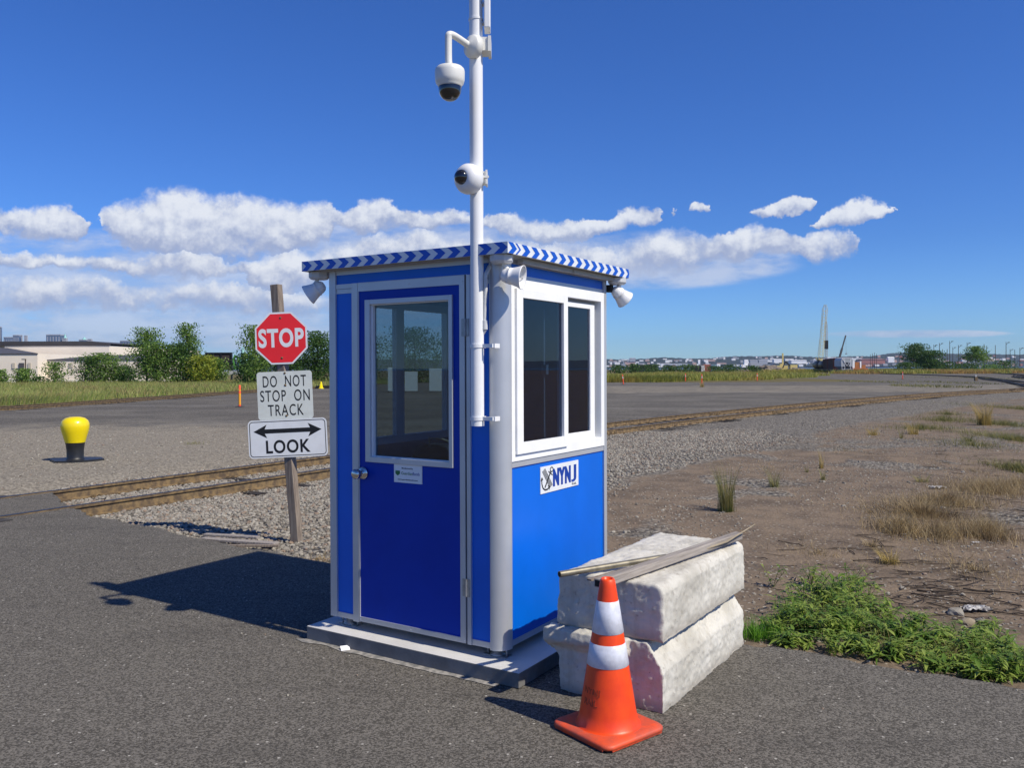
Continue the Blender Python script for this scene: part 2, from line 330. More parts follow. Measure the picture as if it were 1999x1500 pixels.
def stone_fn(t, b, v, col):
    ge = t.n('ShaderNodeNewGeometry'); r = ge.outputs['Random Per Island']
    c = t.mix(r, (.15, .135, .115, 1), (.42, .39, .33, 1))
    c = t.mix(t.sm(t.m('FRACT', t.m('MULTIPLY', r, 17.3)), .8, .95), c, (.27, .20, .15, 1))
    c = t.mix(t.m('MULTIPLY', t.noise(v, 60, 3), .35), c, (.10, .095, .09, 1))
    t.put(b.inputs['Base Color'], c)
mt['stone'] = M('crushed_stone', (.3, .3, .3), .95, spec=.15, fn=stone_fn)
def water_fn(t, b, v, col):
    bn = t.n('ShaderNodeBump'); bn.inputs['Strength'].default_value = .5; bn.inputs['Distance'].default_value = .4
    t.put(bn.inputs['Height'], t.noise(v, .15, 5, .6)); t.put(b.inputs['Normal'], bn.outputs[0])
mt['water'] = M('water', (.03, .05, .075), .25, fn=water_fn)
mt['hill'] = M('hill_woods', (.014, .026, .022), .95, vscale=.02, col2=(.03, .038, .034))

# ------------------------------------------------------------------ mesh helpers
def tag(o, label=None, cat=None, group=None, kind=None):
    if label: o['label'] = label
    if cat: o['category'] = cat
    if group: o['group'] = group
    if kind: o['kind'] = kind
    return o
def empty(name, loc=(0, 0, 0), rz=0.0, **kw):
    o = bpy.data.objects.new(name, None); COL.objects.link(o); o.location = loc; o.rotation_euler = (0, 0, rz)
    o.empty_display_size = .1
    return tag(o, **kw)
class MB:
    def __init__(s): s.v = []; s.f = []; s.mi = []; s.sm = []; s.cur = 0; s.T = None
    def add(s, vs, fs, smooth=False, mi=None):
        n = len(s.v); mi = s.cur if mi is None else mi
        for p in vs:
            p = Vector(p); s.v.append(tuple(s.T @ p) if s.T is not None else tuple(p))
        for f in fs: s.f.append(tuple(i+n for i in f)); s.mi.append(mi); s.sm.append(smooth)
        return s
    def box(s, x0, x1, y0, y1, z0, z1, mi=None):
        x0, x1 = sorted((x0, x1)); y0, y1 = sorted((y0, y1)); z0, z1 = sorted((z0, z1))
        return s.add([(x0,y0,z0),(x1,y0,z0),(x1,y1,z0),(x0,y1,z0),(x0,y0,z1),(x1,y0,z1),(x1,y1,z1),(x0,y1,z1)],
                     [(0,3,2,1),(4,5,6,7),(0,1,5,4),(1,2,6,5),(2,3,7,6),(3,0,4,7)], mi=mi)
    def beam(s, a, b, w, h=None, mi=None, upv=(0, 0, 1)):
        h = h or w; a = Vector(a); b = Vector(b); d = (b-a).normalized(); u = Vector(upv)
        if abs(d.dot(u)) > .98: u = Vector((0, 1, 0))
        x = d.cross(u).normalized(); y = x.cross(d).normalized()
        vs = []
        for p in (a, b):
            for sx_, sy_ in ((-1,-1),(1,-1),(1,1),(-1,1)): vs.append(p + x*(w/2*sx_) + y*(h/2*sy_))
        return s.add(vs, [(0,1,2,3),(7,6,5,4),(0,4,5,1),(1,5,6,2),(2,6,7,3),(3,7,4,0)], mi=mi)
    def tube(s, pts, r, n=12, mi=None, cap=True):
        pts = [Vector(p) for p in pts]; rs = r if isinstance(r, (list, tuple)) else [r]*len(pts)
        vs = []; fs = []; px = None
        for i, p in enumerate(pts):
            d = (pts[min(i+1, len(pts)-1)] - pts[max(i-1, 0)]).normalized()
            if px is None:
                u = Vector((0, 0, 1)) if abs(d.z) < .9 else Vector((1, 0, 0)); px = d.cross(u).normalized()
            px = (px - d*px.dot(d)).normalized(); py = d.cross(px)
            for k in range(n):
                a = 2*PI*k/n; vs.append(p + (px*math.cos(a) + py*math.sin(a))*rs[i])
        for i in range(len(pts)-1):
            for k in range(n):
                k2 = (k+1) % n; fs.append((i*n+k, i*n+k2, (i+1)*n+k2, (i+1)*n+k))
        s.add(vs, fs, True, mi)
        if cap:
            m = len(pts)-1
            s.add(vs[:n], [tuple(range(n))[::-1]], False, mi); s.add(vs[m*n:], [tuple(range(n))], False, mi)
        return s
    def lathe(s, prof, n=32, mi=None, smooth=True, axis=None, o=(0, 0, 0)):
        """prof: (r, z); axis: direction of z"""
        R = Vector(axis).to_track_quat('Z', 'Y').to_matrix() if axis else Matrix.Identity(3); o = Vector(o)
        vs = []; fs = []
        for r, z in prof:
            for k in range(n):
                a = 2*PI*k/n; vs.append(o + R @ Vector((r*math.cos(a), r*math.sin(a), z)))
        for i in range(len(prof)-1):
            for k in range(n):
                k2 = (k+1) % n; fs.append((i*n+k, i*n+k2, (i+1)*n+k2, (i+1)*n+k))
        return s.add(vs, fs, smooth, mi)
    def prism(s, poly, axis, a0, a1, mi=None):
        """poly 2D points in the other two axes, extruded along axis (0,1,2) from a0 to a1"""
        def mk(p, a):
            q = [0, 0, 0]; o = [i for i in range(3) if i != axis]; q[o[0]], q[o[1]], q[axis] = p[0], p[1], a; return q
        n = len(poly); vs = [mk(p, a0) for p in poly] + [mk(p, a1) for p in poly]
        return s.add(vs, [tuple(range(n)), tuple(range(2*n-1, n-1, -1))] + [(i, (i+1) % n, n+(i+1) % n, n+i) for i in range(n)], mi=mi)
    def frame_x(s, x0, x1, z0, z1, y0, y1, w, mi=None):  # rectangular frame in XZ plane
        w = w if isinstance(w, tuple) else (w, w, w, w)  # left,right,bottom,top
        s.box(x0, x0+w[0], y0, y1, z0, z1, mi); s.box(x1-w[1], x1, y0, y1, z0, z1, mi)
        s.box(x0+w[0], x1-w[1], y0, y1, z0, z0+w[2], mi); s.box(x0+w[0], x1-w[1], y0, y1, z1-w[3], z1, mi); return s
    def frame_y(s, y0, y1, z0, z1, x0, x1, w, mi=None):
        w = w if isinstance(w, tuple) else (w, w, w, w)
        s.box(x0, x1, y0, y0+w[0], z0, z1, mi); s.box(x0, x1, y1-w[1], y1, z0, z1, mi)
        s.box(x0, x1, y0+w[0], y1-w[1], z0, z0+w[2], mi); s.box(x0, x1, y0+w[0], y1-w[1], z1-w[3], z1, mi); return s
    def build(s, name, mats, parent=None, loc=None, bevel=0, **kw):
        me = bpy.data.meshes.new(name); me.from_pydata(s.v, [], s.f)
        for m in (mats if isinstance(mats, (list, tuple)) else [mats]): me.materials.append(mt[m] if isinstance(m, str) else m)
        me.polygons.foreach_set('material_index', s.mi); me.polygons.foreach_set('use_smooth', s.sm); me.update()
        bm = bmesh.new(); bm.from_mesh(me); bmesh.ops.recalc_face_normals(bm, faces=bm.faces); bm.to_mesh(me); bm.free()
        o = bpy.data.objects.new(name, me); COL.objects.link(o)
        if parent: o.parent = parent
        if loc is not None: o.location = loc
        if bevel:
            b = o.modifiers.new('bevel', 'BEVEL'); b.width = bevel; b.segments = 2; b.limit_method = 'ANGLE'; b.angle_limit = math.radians(40)
        return tag(o, **kw)
def npmesh(name, V, F, mat, parent=None, smooth=False, loc=None, **kw):
    """V (n,3) F (m,k)"""
    me = bpy.data.meshes.new(name); V = np.asarray(V, np.float32); F = np.asarray(F, np.int32); k = F.shape[1]
    me.vertices.add(len(V)); me.vertices.foreach_set('co', V.ravel())
    me.loops.add(F.size); me.loops.foreach_set('vertex_index', F.ravel())
    me.polygons.add(len(F)); me.polygons.foreach_set('loop_start', np.arange(0, F.size, k, dtype=np.int32)); 
    me.polygons.foreach_set('use_smooth', np.full(len(F), smooth))
    me.update(calc_edges=True); me.materials.append(mt[mat] if isinstance(mat, str) else mat)
    o = bpy.data.objects.new(name, me); COL.objects.link(o)
    if parent: o.parent = parent
    if loc is not None: o.location = loc
    return tag(o, **kw)
def text(name, body, w, h, mat, parent, mtx, off=0.0, ext=.0006, spacing=1.0):
    cu_ = bpy.data.curves.new(name, 'FONT'); cu_.body = body; cu_.extrude = .01; cu_.offset = off; cu_.space_character = spacing; cu_.resolution_u = 6
    o = bpy.data.objects.new(name, cu_); COL.objects.link(o)
    dg = bpy.context.evaluated_depsgraph_get(); me = bpy.data.meshes.new_from_object(o.evaluated_get(dg))
    bpy.data.objects.remove(o); 
    co = np.empty(len(me.vertices)*3, np.float32); me.vertices.foreach_get('co', co); co = co.reshape(-1, 3)
    mn, mx = co.min(0), co.max(0)
    co[:, 0] = (co[:, 0]-(mn[0]+mx[0])/2)/(mx[0]-mn[0])*w; co[:, 1] = (co[:, 1]-(mn[1]+mx[1])/2)/(mx[1]-mn[1])*h
    co[:, 2] = (co[:, 2]-mn[2])/(mx[2]-mn[2])*ext
    co4 = np.c_[co, np.ones(len(co))] @ np.array(mtx).T
    me.vertices.foreach_set('co', co4[:, :3].astype(np.float32).ravel()); me.update()
    me.materials.clear(); me.materials.append(mt[mat]); me.name = name
    o = bpy.data.objects.new(name, me); COL.objects.link(o); o.parent = parent
    return o
def face_mtx(cx, cy, cz, nrm, upv=(0, 0, 1), roll=0.0):
    n = Vector(nrm).normalized(); u = Vector(upv); x = u.cross(n).normalized(); y = n.cross(x)
    m = Matrix(((x.x, y.x, n.x, cx), (x.y, y.y, n.y, cy), (x.z, y.z, n.z, cz), (0, 0, 0, 1)))
    return m @ Matrix.Rotation(roll, 4, 'Z')

# ------------------------------------------------------------------ THE SETTING
NR = [(-9.5,3.7),(-7.6,6.85),(-5.9,9.65),(-5.4,10.45),(-4.84,11.37),(-4.09,12.60),(-3.59,13.42),(-3.1,14.22),(-.35,18.60),(2.59,22.82),(4.37,25.3),(6.76,28.55),(10.46,33.21),(13.62,37.05),(17.0,41.0),(23.2,47.9),(29.9,54.6),(45.6,67.8),(62,80.0),(90,98)]
def polyline(pts, step):
    out = []; P_ = [Vector((*p, 0)) for p in pts]
    for i in range(len(P_)-1):
        p0 = P_[max(i-1, 0)]; p1 = P_[i]; p2 = P_[i+1]; p3 = P_[min(i+2, len(P_)-1)]
        n = max(1, int((p2-p1).length/step))
        for k in range(n):
            t = k/n; out.append(.5*((2*p1)+(p2-p0)*t+(2*p0-5*p1+4*p2-p3)*t*t+(3*p1-p0-3*p2+p3)*t*t*t))
    out.append(P_[-1]); return out
def offset(pl, d):
    out = []
    for i, p in enumerate(pl):
        t = (pl[min(i+1, len(pl)-1)] - pl[max(i-1, 0)]).normalized(); out.append(p + Vector((-t.y, t.x, 0))*d)
    return out
nearline = polyline(NR, 1.0); centre = offset(nearline, .7525)
CPTS = np.array([(p.x, p.y) for p in centre]); CT = np.gradient(CPTS, axis=0); CT /= np.linalg.norm(CT, axis=1)[:, None]
def trackdist(X, Y):
    """signed distance to the track centre, + on the camera's side"""
    sh = X.shape; X = X.ravel(); Y = Y.ravel(); D = np.full(len(X), 1e9); Sg = np.zeros(len(X))
    for i in range(len(CPTS)-1):
        a = CPTS[i]; d = CPTS[i+1]-a; L = (d**2).sum(); t = np.clip(((X-a[0])*d[0]+(Y-a[1])*d[1])/L, 0, 1)
        qx = X-a[0]-t*d[0]; qy = Y-a[1]-t*d[1]; dd_ = np.hypot(qx, qy); m = dd_ < D
        D[m] = dd_[m]; Sg[m] = np.sign((qx*d[1]-qy*d[0])[m])
    return (D*Sg).reshape(sh)
def sst(x, a, b):
    t = np.clip((x-a)/(b-a), 0, 1); return t*t*(3-2*t)
def vnoise(X, Y, sc, seed=0):
    xs = X*sc+seed*13.7; ys = Y*sc+seed*7.1
    def h(i, j): return np.modf(np.abs(np.sin(i*127.1+j*311.7+seed)*43758.5453))[0]
    xi = np.floor(xs); yi = np.floor(ys); fx = xs-xi; fy = ys-yi; fx = fx*fx*(3-2*fx); fy = fy*fy*(3-2*fy)
    return (h(xi, yi)*(1-fx)+h(xi+1, yi)*fx)*(1-fy)+(h(xi, yi+1)*(1-fx)+h(xi+1, yi+1)*fx)*fy
def gheight(X, Y):
    D = np.abs(trackdist(X, Y))
    z = -.06 - .085*(1-sst(D, 1.4, 2.8)) + .03*(vnoise(X, Y, .8)-.5) + .012*(vnoise(X, Y, 3, 2)-.5)*(np.hypot(X, Y) < 40)
    return z
def gz(x, y): return float(gheight(np.array([x]), np.array([y]))[0])
def build_ground():
    rs = np.concatenate([[0.3], np.geomspace(1.5, 760, 300)])
    azs = np.radians(np.concatenate([np.linspace(-180, -45, 40, endpoint=False), np.linspace(-45, 45, 340, endpoint=False), np.linspace(45, 180, 40, endpoint=False)]))
    R, A = np.meshgrid(rs, azs, indexing='ij'); X = R*np.sin(A); Y = R*np.cos(A); Z = gheight(X, Y)
    nr, na = X.shape; i, j = np.meshgrid(np.arange(nr-1), np.arange(na), indexing='ij'); j2 = (j+1) % na
    F = np.stack([i*na+j, (i+1)*na+j, (i+1)*na+j2, i*na+j2], -1).reshape(-1, 4)
    o = npmesh('ground', np.stack([X, Y, Z], -1).reshape(-1, 3), F, 'ground', smooth=True, kind='structure')
    td = trackdist(X, Y); px = CX + FPX*X/np.maximum(Y, .1)
    bal = (1-sst(td, 4.2, 7.0))*sst(td, -2.2, -1.4); bal = np.maximum(bal, .56*(td > 3)*(td < 15)*sst(vnoise(X, Y, .55, 9)*.6+vnoise(X, Y, 1.9, 4)*.4, .5, .68))
    lot = (1-sst(td, -1.6, -.9))
    # green: meadow beyond the left siding, strips of grass at the back of the lot
    mL = (X < -15.5)*sst(Y, 0, 1)*(X < -20.5 - (62-Y)*.085 + 7*(Y > 62)*(np.minimum(Y, 130)-62)/60)
    mR = sst(Y-(.0*X), 96, 100)*(X > 5)*(X < 45)*(Y > 100-.0*X) + (Y > 255)
    green = np.clip(mL+mR, 0, 1)
    pale = ((1-sst(np.abs(X+9-(Y-16)*-.25), 2.5, 9.5))*(1-sst(Y, 17, 36))*(td < 0))*1.0
    pale = np.maximum(pale, .55*((Y > 58) & (Y < 80) & (X > 2)))
    c = np.stack([bal, lot*(1-0), green, pale], -1).reshape(-1, 4).astype(np.float32)
    at = o.data.color_attributes.new('zone', 'FLOAT_COLOR', 'POINT'); at.data.foreach_set('color', c.ravel())
build_ground()
MB().add([(-30000,-2000,-1.6),(30000,-2000,-1.6),(30000,30000,-1.6),(-30000,30000,-1.6)], [(0,1,2,3)]).build('water', 'water', kind='structure')

# asphalt apron with a worn edge, a sheet with real thickness
edge = [(-6.95,10.95),(-6.45,11.7),(-5.75,10.75),(-5.0,9.81),(-4.28,9.34),(-3.18,8.45),(-2.72,8.1),(-2.23,7.75),(-1.58,7.28),(-.1,6.2),(1.42,5.17),(2.07,4.82),(2.67,4.40),(4.5,3.0),(12,-3),(12,-12),(-20,-12),(-14,0),(-9,7.6)]
def jitter_edge(pts, upto, step, amp):
    out = []
    for i, p in enumerate(pts):
        q = pts[(i+1) % len(pts)]
        if i < upto:
            L = math.dist(p, q); n = max(1, int(L/step))
            for k in range(n):
                t = k/n; x = p[0]+(q[0]-p[0])*t; y = p[1]+(q[1]-p[1])*t
                n1 = noise.noise((x*2, y*2, 0))*amp*1.6 + noise.noise((x*9, y*9, 3))*amp
                out.append((x+n1*.55, y+n1*.83))
        else: out.append(p)
    return out
ej = jitter_edge(edge, 14, .04, .05)
MB().prism(ej, 2, -.16, 0.0).build('road', 'asphalt', kind='structure')

# rails and ties
def rail_mesh(line, z0, name, parent, head='railtop'):
    """flat-bottomed rail swept along a line; top at z0"""
    prof = [(-.065,-.165),(.065,-.165),(.065,-.150),(.012,-.135),(.010,-.045),(.034,-.035),(.036,-.004),(.028,0),(-.028,0),(-.036,-.004),(-.034,-.035),(-.010,-.045),(-.012,-.135),(-.065,-.150)]
    vs = []; fs = []; mi = []; n = len(prof)
    for i, p in enumerate(line):
        t = (line[min(i+1, len(line)-1)] - line[max(i-1, 0)]).normalized(); nx = Vector((t.y, -t.x, 0))
        for a, z in prof: q = p + nx*a; vs.append((q.x, q.y, z0+z))
    b = MB(); 
    for i in range(len(line)-1):
        for k in range(n):
            k2 = (k+1) % n; fs.append((i*n+k, i*n+k2, (i+1)*n+k2, (i+1)*n+k)); mi.append(1 if k in (6, 7, 8) else 0)
    b.add(vs, fs); b.mi = mi; b.add(vs[:n], [tuple(range(n))], mi=0); b.add(vs[-n:], [tuple(range(n))], mi=0)
    return b.build(name, ['rust', head], parent)
def joints(line, z0, every, parent, side):
    acc_ = every*.4
    for i in range(1, len(line)-1):
        seg = (line[i]-line[i-1]).length; acc_ += seg
        if acc_ >= every:
            b = MB(); acc_ = 0; t = (line[i+1]-line[i-1]).normalized(); nx = Vector((t.y, -t.x, 0))*side
            c = line[i] + nx*.028; c.z = z0-.088
            b.beam(c - t*.45, c + t*.45, .03, .085)
            for k in range(4):
                q = c + t*(-.33+.22*k) + nx*.014; b.beam(q, q+nx*.03, .035, .035)
            b.build('joint_bar', 'rust', parent)
trk = empty('railway_track', (centre[2].x, centre[2].y, 0), label='rusty brown railway track crossing behind the booth and curving off to the right', cat='railway track')
inv = Vector((-centre[2].x, -centre[2].y, 0))
farline = offset(nearline, 1.505)
nl = [p+inv for p in nearline]; fl_ = [p+inv for p in farline]
rail_mesh(nl, .018, 'rail', trk); rail_mesh(fl_, .018, 'rail', trk)
joints(nl[14:], .018, 11.9, trk, 1); joints(fl_[12:], .018, 11.9, trk, 1)
for ln_, sgs in ((nl, (-1, 1)), (fl_, (-1,))):
    for sg_ in sgs:
        fw = MB(); pts_ = [p for p in ln_ if (p-inv).y < (10.3 if ln_ is nl else 11.7)]
        oo = offset(pts_, -sg_*.04); o2 = offset(pts_, -sg_*(.26 if sg_ < 0 else .30))
        n_ = len(pts_); fw.add([(p.x, p.y, .005) for p in oo] + [(p.x, p.y, .005) for p in o2], [(i, i+1, n_+i+1, n_+i) for i in range(n_-1)]); fw.build('flangeway', 'gap_road', trk)
tb = MB(); sp_ = MB(); dens = polyline(NR, .55)
for i, p in enumerate(dens[:-1]):
    if p.y < 9.2 or p.y > 60: continue
    t = (dens[i+1]-dens[max(i-1, 0)]).normalized(); nx = Vector((-t.y, t.x, 0)); a = p + inv - nx*(.50+rnd.uniform(-.05, .12)); b_ = p + inv + nx*(2.0+rnd.uniform(-.1, .1))
    zz = -.205+rnd.uniform(-.004, .012)
    tb.beam((a.x, a.y, zz), (b_.x, b_.y, zz), .21, .12)
    for off in (-.10, .10, 1.405, 1.605):
        q = p+inv+nx*off; sp_.box(q.x-.02, q.x+.02, q.y-.02, q.y+.02, -.150, -.105)
        q2 = q + t*.10; sp_.box(q2.x-.02, q2.x+.02, q2.y-.02, q2.y+.02, -.150, -.108)
tb.build('ties', 'tie', trk); sp_.build('rail_fasteners', 'rust', trk)
def far_track(pts, label, z=-.02, rails='railtop'):
    pl = polyline(pts, 4.0); o = Vector((pl[0].x, pl[0].y, 0)); tr = empty('railway_track', o, label=label, cat='railway track')
    for dlt in (-.7525, .7525): rail_mesh([p-o for p in offset(pl, dlt)], z, 'rail', tr, rails)
    b = MB(); dn = polyline(pts, .65)
    for i, p in enumerate(dn[:-1]):
        t = (dn[i+1]-dn[max(i-1, 0)]).normalized(); nx = Vector((-t.y, t.x, 0)); q = p-o; a = q-nx*1.25; c = q+nx*1.25
        b.beam((a.x, a.y, -.13), (c.x, c.y, -.13), .24, .16)
    b.build('ties', 'tie', tr); return tr
far_track([(-25.5,28),(-22.6,37.3),(-21.4,47.5),(-20.5,59),(-18.5,75),(-14,100)], 'dark track along the edge of the green meadow on the far left', .06)
far_track([(94,232),(88,190),(79,150),(72,129),(62,108),(57,96),(50,82),(44,70.5)], 'dark siding running from the parked freight cars to the curved track', .06)
far_track([(150,300),(112,190),(80,132),(64,100),(52,80),(38,62)], 'dark siding crossing the lot among the far switches on the right', .065)

# ballast stones around the near track
def stones(name, pts, sizes, mat, **kw):
    t = (1+5**.5)/2
    IV = np.array([(-1,t,0),(1,t,0),(-1,-t,0),(1,-t,0),(0,-1,t),(0,1,t),(0,-1,-t),(0,1,-t),(t,0,-1),(t,0,1),(-t,0,-1),(-t,0,1)])/1.9
    IF = np.array([(0,11,5),(0,5,1),(0,1,7),(0,7,10),(0,10,11),(1,5,9),(5,11,4),(11,10,2),(10,7,6),(7,1,8),(3,9,4),(3,4,2),(3,2,6),(3,6,8),(3,8,9),(4,9,5),(2,4,11),(6,2,10),(8,6,7),(9,8,1)])
    r = np.random.RandomState(len(pts)); n = len(pts)
    V = IV[None]*(1+r.uniform(-.28, .28, (n, 12, 3)))*np.stack([np.ones(n), r.uniform(.6, 1, n), r.uniform(.45, .8, n)], -1)[:, None]*sizes[:, None, None]
    a = r.uniform(0, 2*PI, n); ta = r.uniform(-.6, .6, n)
    c, s_ = np.cos(ta), np.sin(ta); y = V[..., 1]*c[:, None]-V[..., 2]*s_[:, None]; z = V[..., 1]*s_[:, None]+V[..., 2]*c[:, None]; V[..., 1] = y; V[..., 2] = z
    c, s_ = np.cos(a), np.sin(a); x = V[..., 0]*c[:, None]-V[..., 1]*s_[:, None]; y = V[..., 0]*s_[:, None]+V[..., 1]*c[:, None]; V[..., 0] = x; V[..., 1] = y
    V += pts[:, None]
    F = (IF[None]+np.arange(n)[:, None, None]*12).reshape(-1, 3)
    return npmesh(name, V.reshape(-1, 3), F, mat, **kw)
r = np.random.RandomState(3)
def inpoly(X, Y, poly):
    c = np.zeros(X.shape, bool); n = len(poly); j = n-1
    for i in range(n):
        xi, yi = poly[i][0], poly[i][1]; xj, yj = poly[j][0], poly[j][1]
        c ^= ((yi > Y) != (yj > Y)) & (X < (xj-xi)*(Y-yi)/(yj-yi+1e-12)+xi); j = i
    return c
def scatter(n, x0, x1, y0, y1, fn):
    X = r.uniform(x0, x1, n); Y = r.uniform(y0, y1, n); td = trackdist(X, Y); m = fn(X, Y, td) & ~inpoly(X, Y, edge)
    X, Y, td = X[m], Y[m], td[m]; return X, Y, td
X, Y, td = scatter(150000, -7, 7, 6.5, 24, lambda X, Y, td: (td > -1.9) & (td < 5.8+1.2*(vnoise(X, Y, .7, 5)-.5)) & (r.uniform(0, 1, len(X)) < np.clip((6.2-td)/2.4, 0, 1)*np.clip((30-Y)/14, .2, 1)) & (np.abs(np.abs(td)-.7525) > .085))
Z = gheight(X, Y); print('stones', len(X))
stones('ballast_stones', np.stack([X, Y, Z+.004], -1), r.uniform(.014, .034, len(X)), 'stone', kind='stuff', label='light grey crushed stone beside the rusty track', cat='gravel')
X, Y, td = scatter(52000, -14, 12, 4, 26, lambda X, Y, td: ((td > 4.2)&(vnoise(X, Y, .6, 3) > .35)) | ((td < -1.2)&(r.uniform(0, 1, len(X)) < .6)&(X<0)))
stones('pebbles', np.stack([X, Y, gheight(X, Y)+.002], -1), r.uniform(.006, .018, len(X))*np.where(r.uniform(0, 1, len(X)) < .04, 2.2, 1), 'stone', kind='stuff', label='small loose stones strewn over the brown dirt and lot', cat='gravel')
X = r.uniform(-3, 3, 420); Y = r.uniform(2.7, 6, 420)
m = inpoly(X, Y, edge); dslab = np.abs((X+1.33)*.545+(Y-5.25)*.838); keep = m & ((dslab < .35) & (X < .1) | (r.uniform(0, 1, 420) < .3))
stones('grit', np.stack([X[keep], Y[keep], np.full(keep.sum(), .002)], -1), r.uniform(.003, .008, keep.sum()), 'stone', kind='stuff', label='fine pale grit and chips scattered on the dark asphalt', cat='grit')

# ------------------------------------------------------------------ THE BOOTH
AZ = math.radians(32.3); COR = Vector((-.0523, 4.6045, 0))
booth = empty('guard_booth', COR, -AZ, label='blue guard booth with white trimmed windows and chevron roof edge', cat='guard booth')
def B(): return MB()
W_, Z0, Z1 = 1.30, .140, 2.312
# walls: panel sheets (blue outside, grey inside) built round the openings
p = B(); y0, y1 = .012, .045
for q0 in ((-1.245, -1.106, y0, y1, .172, 2.170), (-.215, -.076, y0, y1, .172, 2.170)): MB().box(*q0).build('front_panel', 'blue', booth)
MB().box(-1.245, -.076, y0, y1, 2.227, 2.286).build('header_panel', 'blue', booth)
p = B()
MB().box(-.045, -.012, .076, 1.257, 2.227, 2.286).build('header_panel', 'blue', booth)
p.box(-.045, -.012, .076, 1.257, .172, 1.142); p.build('side_wall', 'blue', booth)
p = B()
p.box(-1.288, -1.255, .055, 1.245, .16, 1.20); p.box(-1.288, -1.255, .055, 1.245, 2.15, 2.29); p.box(-1.288, -1.255, .055, .12, 1.2, 2.15); p.box(-1.288, -1.255, 1.2, 1.245, 1.2, 2.15)
p.build('side_wall', 'blue', booth)
B().box(-1.245, -.055, 1.255, 1.288, .16, 2.29).build('back_wall', 'blue', booth)
p = B(); p.box(-1.25, -.05, 1.235, 1.254, .19, 2.28); p.box(-1.254, -1.24, .05, 1.234, .19, 1.19); p.box(-1.254, -1.24, .05, 1.234, 2.16, 2.28)
p.box(-.060, -.046, .09, 1.234, .19, 1.14); p.box(-1.23, -.08, .05, 1.23, 2.286, 2.300)
p.build('lining', 'inner', booth)
B().box(-1.29, -.01, .03, 1.29, .141, .168).build('floor', 'soffit', booth)
# aluminium frame
p = B()
for bx0 in ((-1.30, -1.246, 0, .055), (-.055, 0, 1.258, 1.30), (-1.30, -1.246, 1.246, 1.30)): MB().box(*bx0, Z0, Z1).build('corner_post', 'alu', booth)
n = 12; arc = [(-.076+.084*math.cos(-PI/2+i*PI/2/n), .076+.084*math.sin(-PI/2+i*PI/2/n)) for i in range(n+1)]
poly = [(-.082, -.008)] + arc + [(.008, .082), (-.02, .082), (-.082, .02)]
vs = [(x, y, z) for z in (Z0-.004, Z1) for x, y in poly]; k = len(poly)
p.add(vs, [(i, (i+1) % k, k+(i+1) % k, k+i) for i in range(k)], True); p.add(vs, [tuple(range(k)), tuple(range(2*k-1, k-1, -1))])
p.build('corner_post', 'alu', booth)
for q0 in [(x0, x1, *r_) for x0, x1 in ((-1.2455, -1.1065), (-.2145, -.0825)) for r_ in ((.006, .05, Z0, .1725), (.008, .05, 2.1695, 2.197), (.004, .05, 2.199, 2.2275))] + [
        (-1.2455, -.0825, .006, .05, 2.2855, Z1), (-.006, -.05, .0825, 1.2575, Z0, .1725), (-.006, -.05, .0825, 1.2575, 2.2855, Z1), (-.006, -.05, .0825, 1.2575, 2.204, 2.2275),
        (-.003, -.05, .0825, 1.2575, 1.1415, 1.1735), (-1.294, -1.25, .056, 1.245, Z0, .16), (-1.294, -1.25, .056, 1.245, 2.29, Z1), (-1.245, -.056, 1.25, 1.294, Z0, .16), (-1.245, -.056, 1.25, 1.294, 2.29, Z1)]:
    B().box(*q0).build('trim_strip', 'alu', booth)
p = B()
# door frame
p = B(); p.box(-1.106, -1.058, -.004, .05, Z0-.004, 2.2275); p.box(-.2405, -.215, -.002, .05, Z0, 2.2275); p.box(-1.058, -.2405, .004, .05, 2.2285, 2.2300)
p.build('door_frame', 'alu', booth)
B().box(-.252, -.241, .018, .05, Z0, 2.227).build('door_gap_seal', 'gap', booth)
# door
dr = B().box(-1.055, -.253, .0, .0395, .143, 2.2265)
dr = B()
dr.frame_x(-1.0, -.335, 1.131, 2.12, .0, .0, .01) if False else None
for (a, b_, c, d) in ((-1.05, -.992, .172, 2.175), (-.338, -.288, .172, 2.175), (-.992, -.338, .172, 1.134), (-.992, -.338, 2.117, 2.175)): dr.box(a, b_, .004, .040, c, d)
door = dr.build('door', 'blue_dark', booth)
de = B().frame_x(-1.056, -.252, .143, 2.2265, -.003, .041, (.006, .036, .029, .052))
for xx, zz in [(-.262, .16), (-.262, 2.19), (-1.02, 2.20), (-1.045, .158), (-.262, 1.2), (-.262, 1.7), (-.262, .7), (-.65, .156), (-.65, 2.2)]: de.lathe([(0, .0022), (.004, .0015), (.0055, 0)], 10, axis=(0, -1, 0), o=(xx, -.003, zz))
de.build('door_edging', 'alu', door)
wf = B(); wf.frame_x(-.995, -.335, 1.131, 2.120, -.010, .044, (.040, .026, .033, .030))
wn_ = wf.build('door_window', 'alu', door, bevel=.002)
B().frame_x(-.956, -.360, 1.163, 2.091, .006, .036, (.014, .004, .006, .006)).build('window_bead', 'white', door)
B().add([(-.945,.026,1.166),(-.362,.026,1.166),(-.362,.026,2.088),(-.945,.026,2.088)], [(0,1,2,3)]).build('window_pane', 'glass_door', door)
kb = B().lathe([(0, -.002), (.038, -.002), (.038, .006), (.030, .012), (.014, .014), (.013, .035), (.022, .040), (.030, .052), (.031, .070), (.024, .080), (.012, .084), (0, .084)], 28, axis=(0, -1, 0), o=(-1.018, -.003, 1.060))
kb.build('door_knob', 'chrome', door)
for zz in (1.93, .46):
    hb = B().tube([(-.2465, -.006, zz-.05), (-.2465, -.006, zz+.05)], .0075, 10); hb.box(-.272, -.222, -.0055, -.001, zz-.05, zz+.05)
    hb.build('hinge', 'steel', door)
stk = B().box(-.774, -.563, -.0015, .0035, 1.022, 1.1295).build('maker_plate', 'white', door)
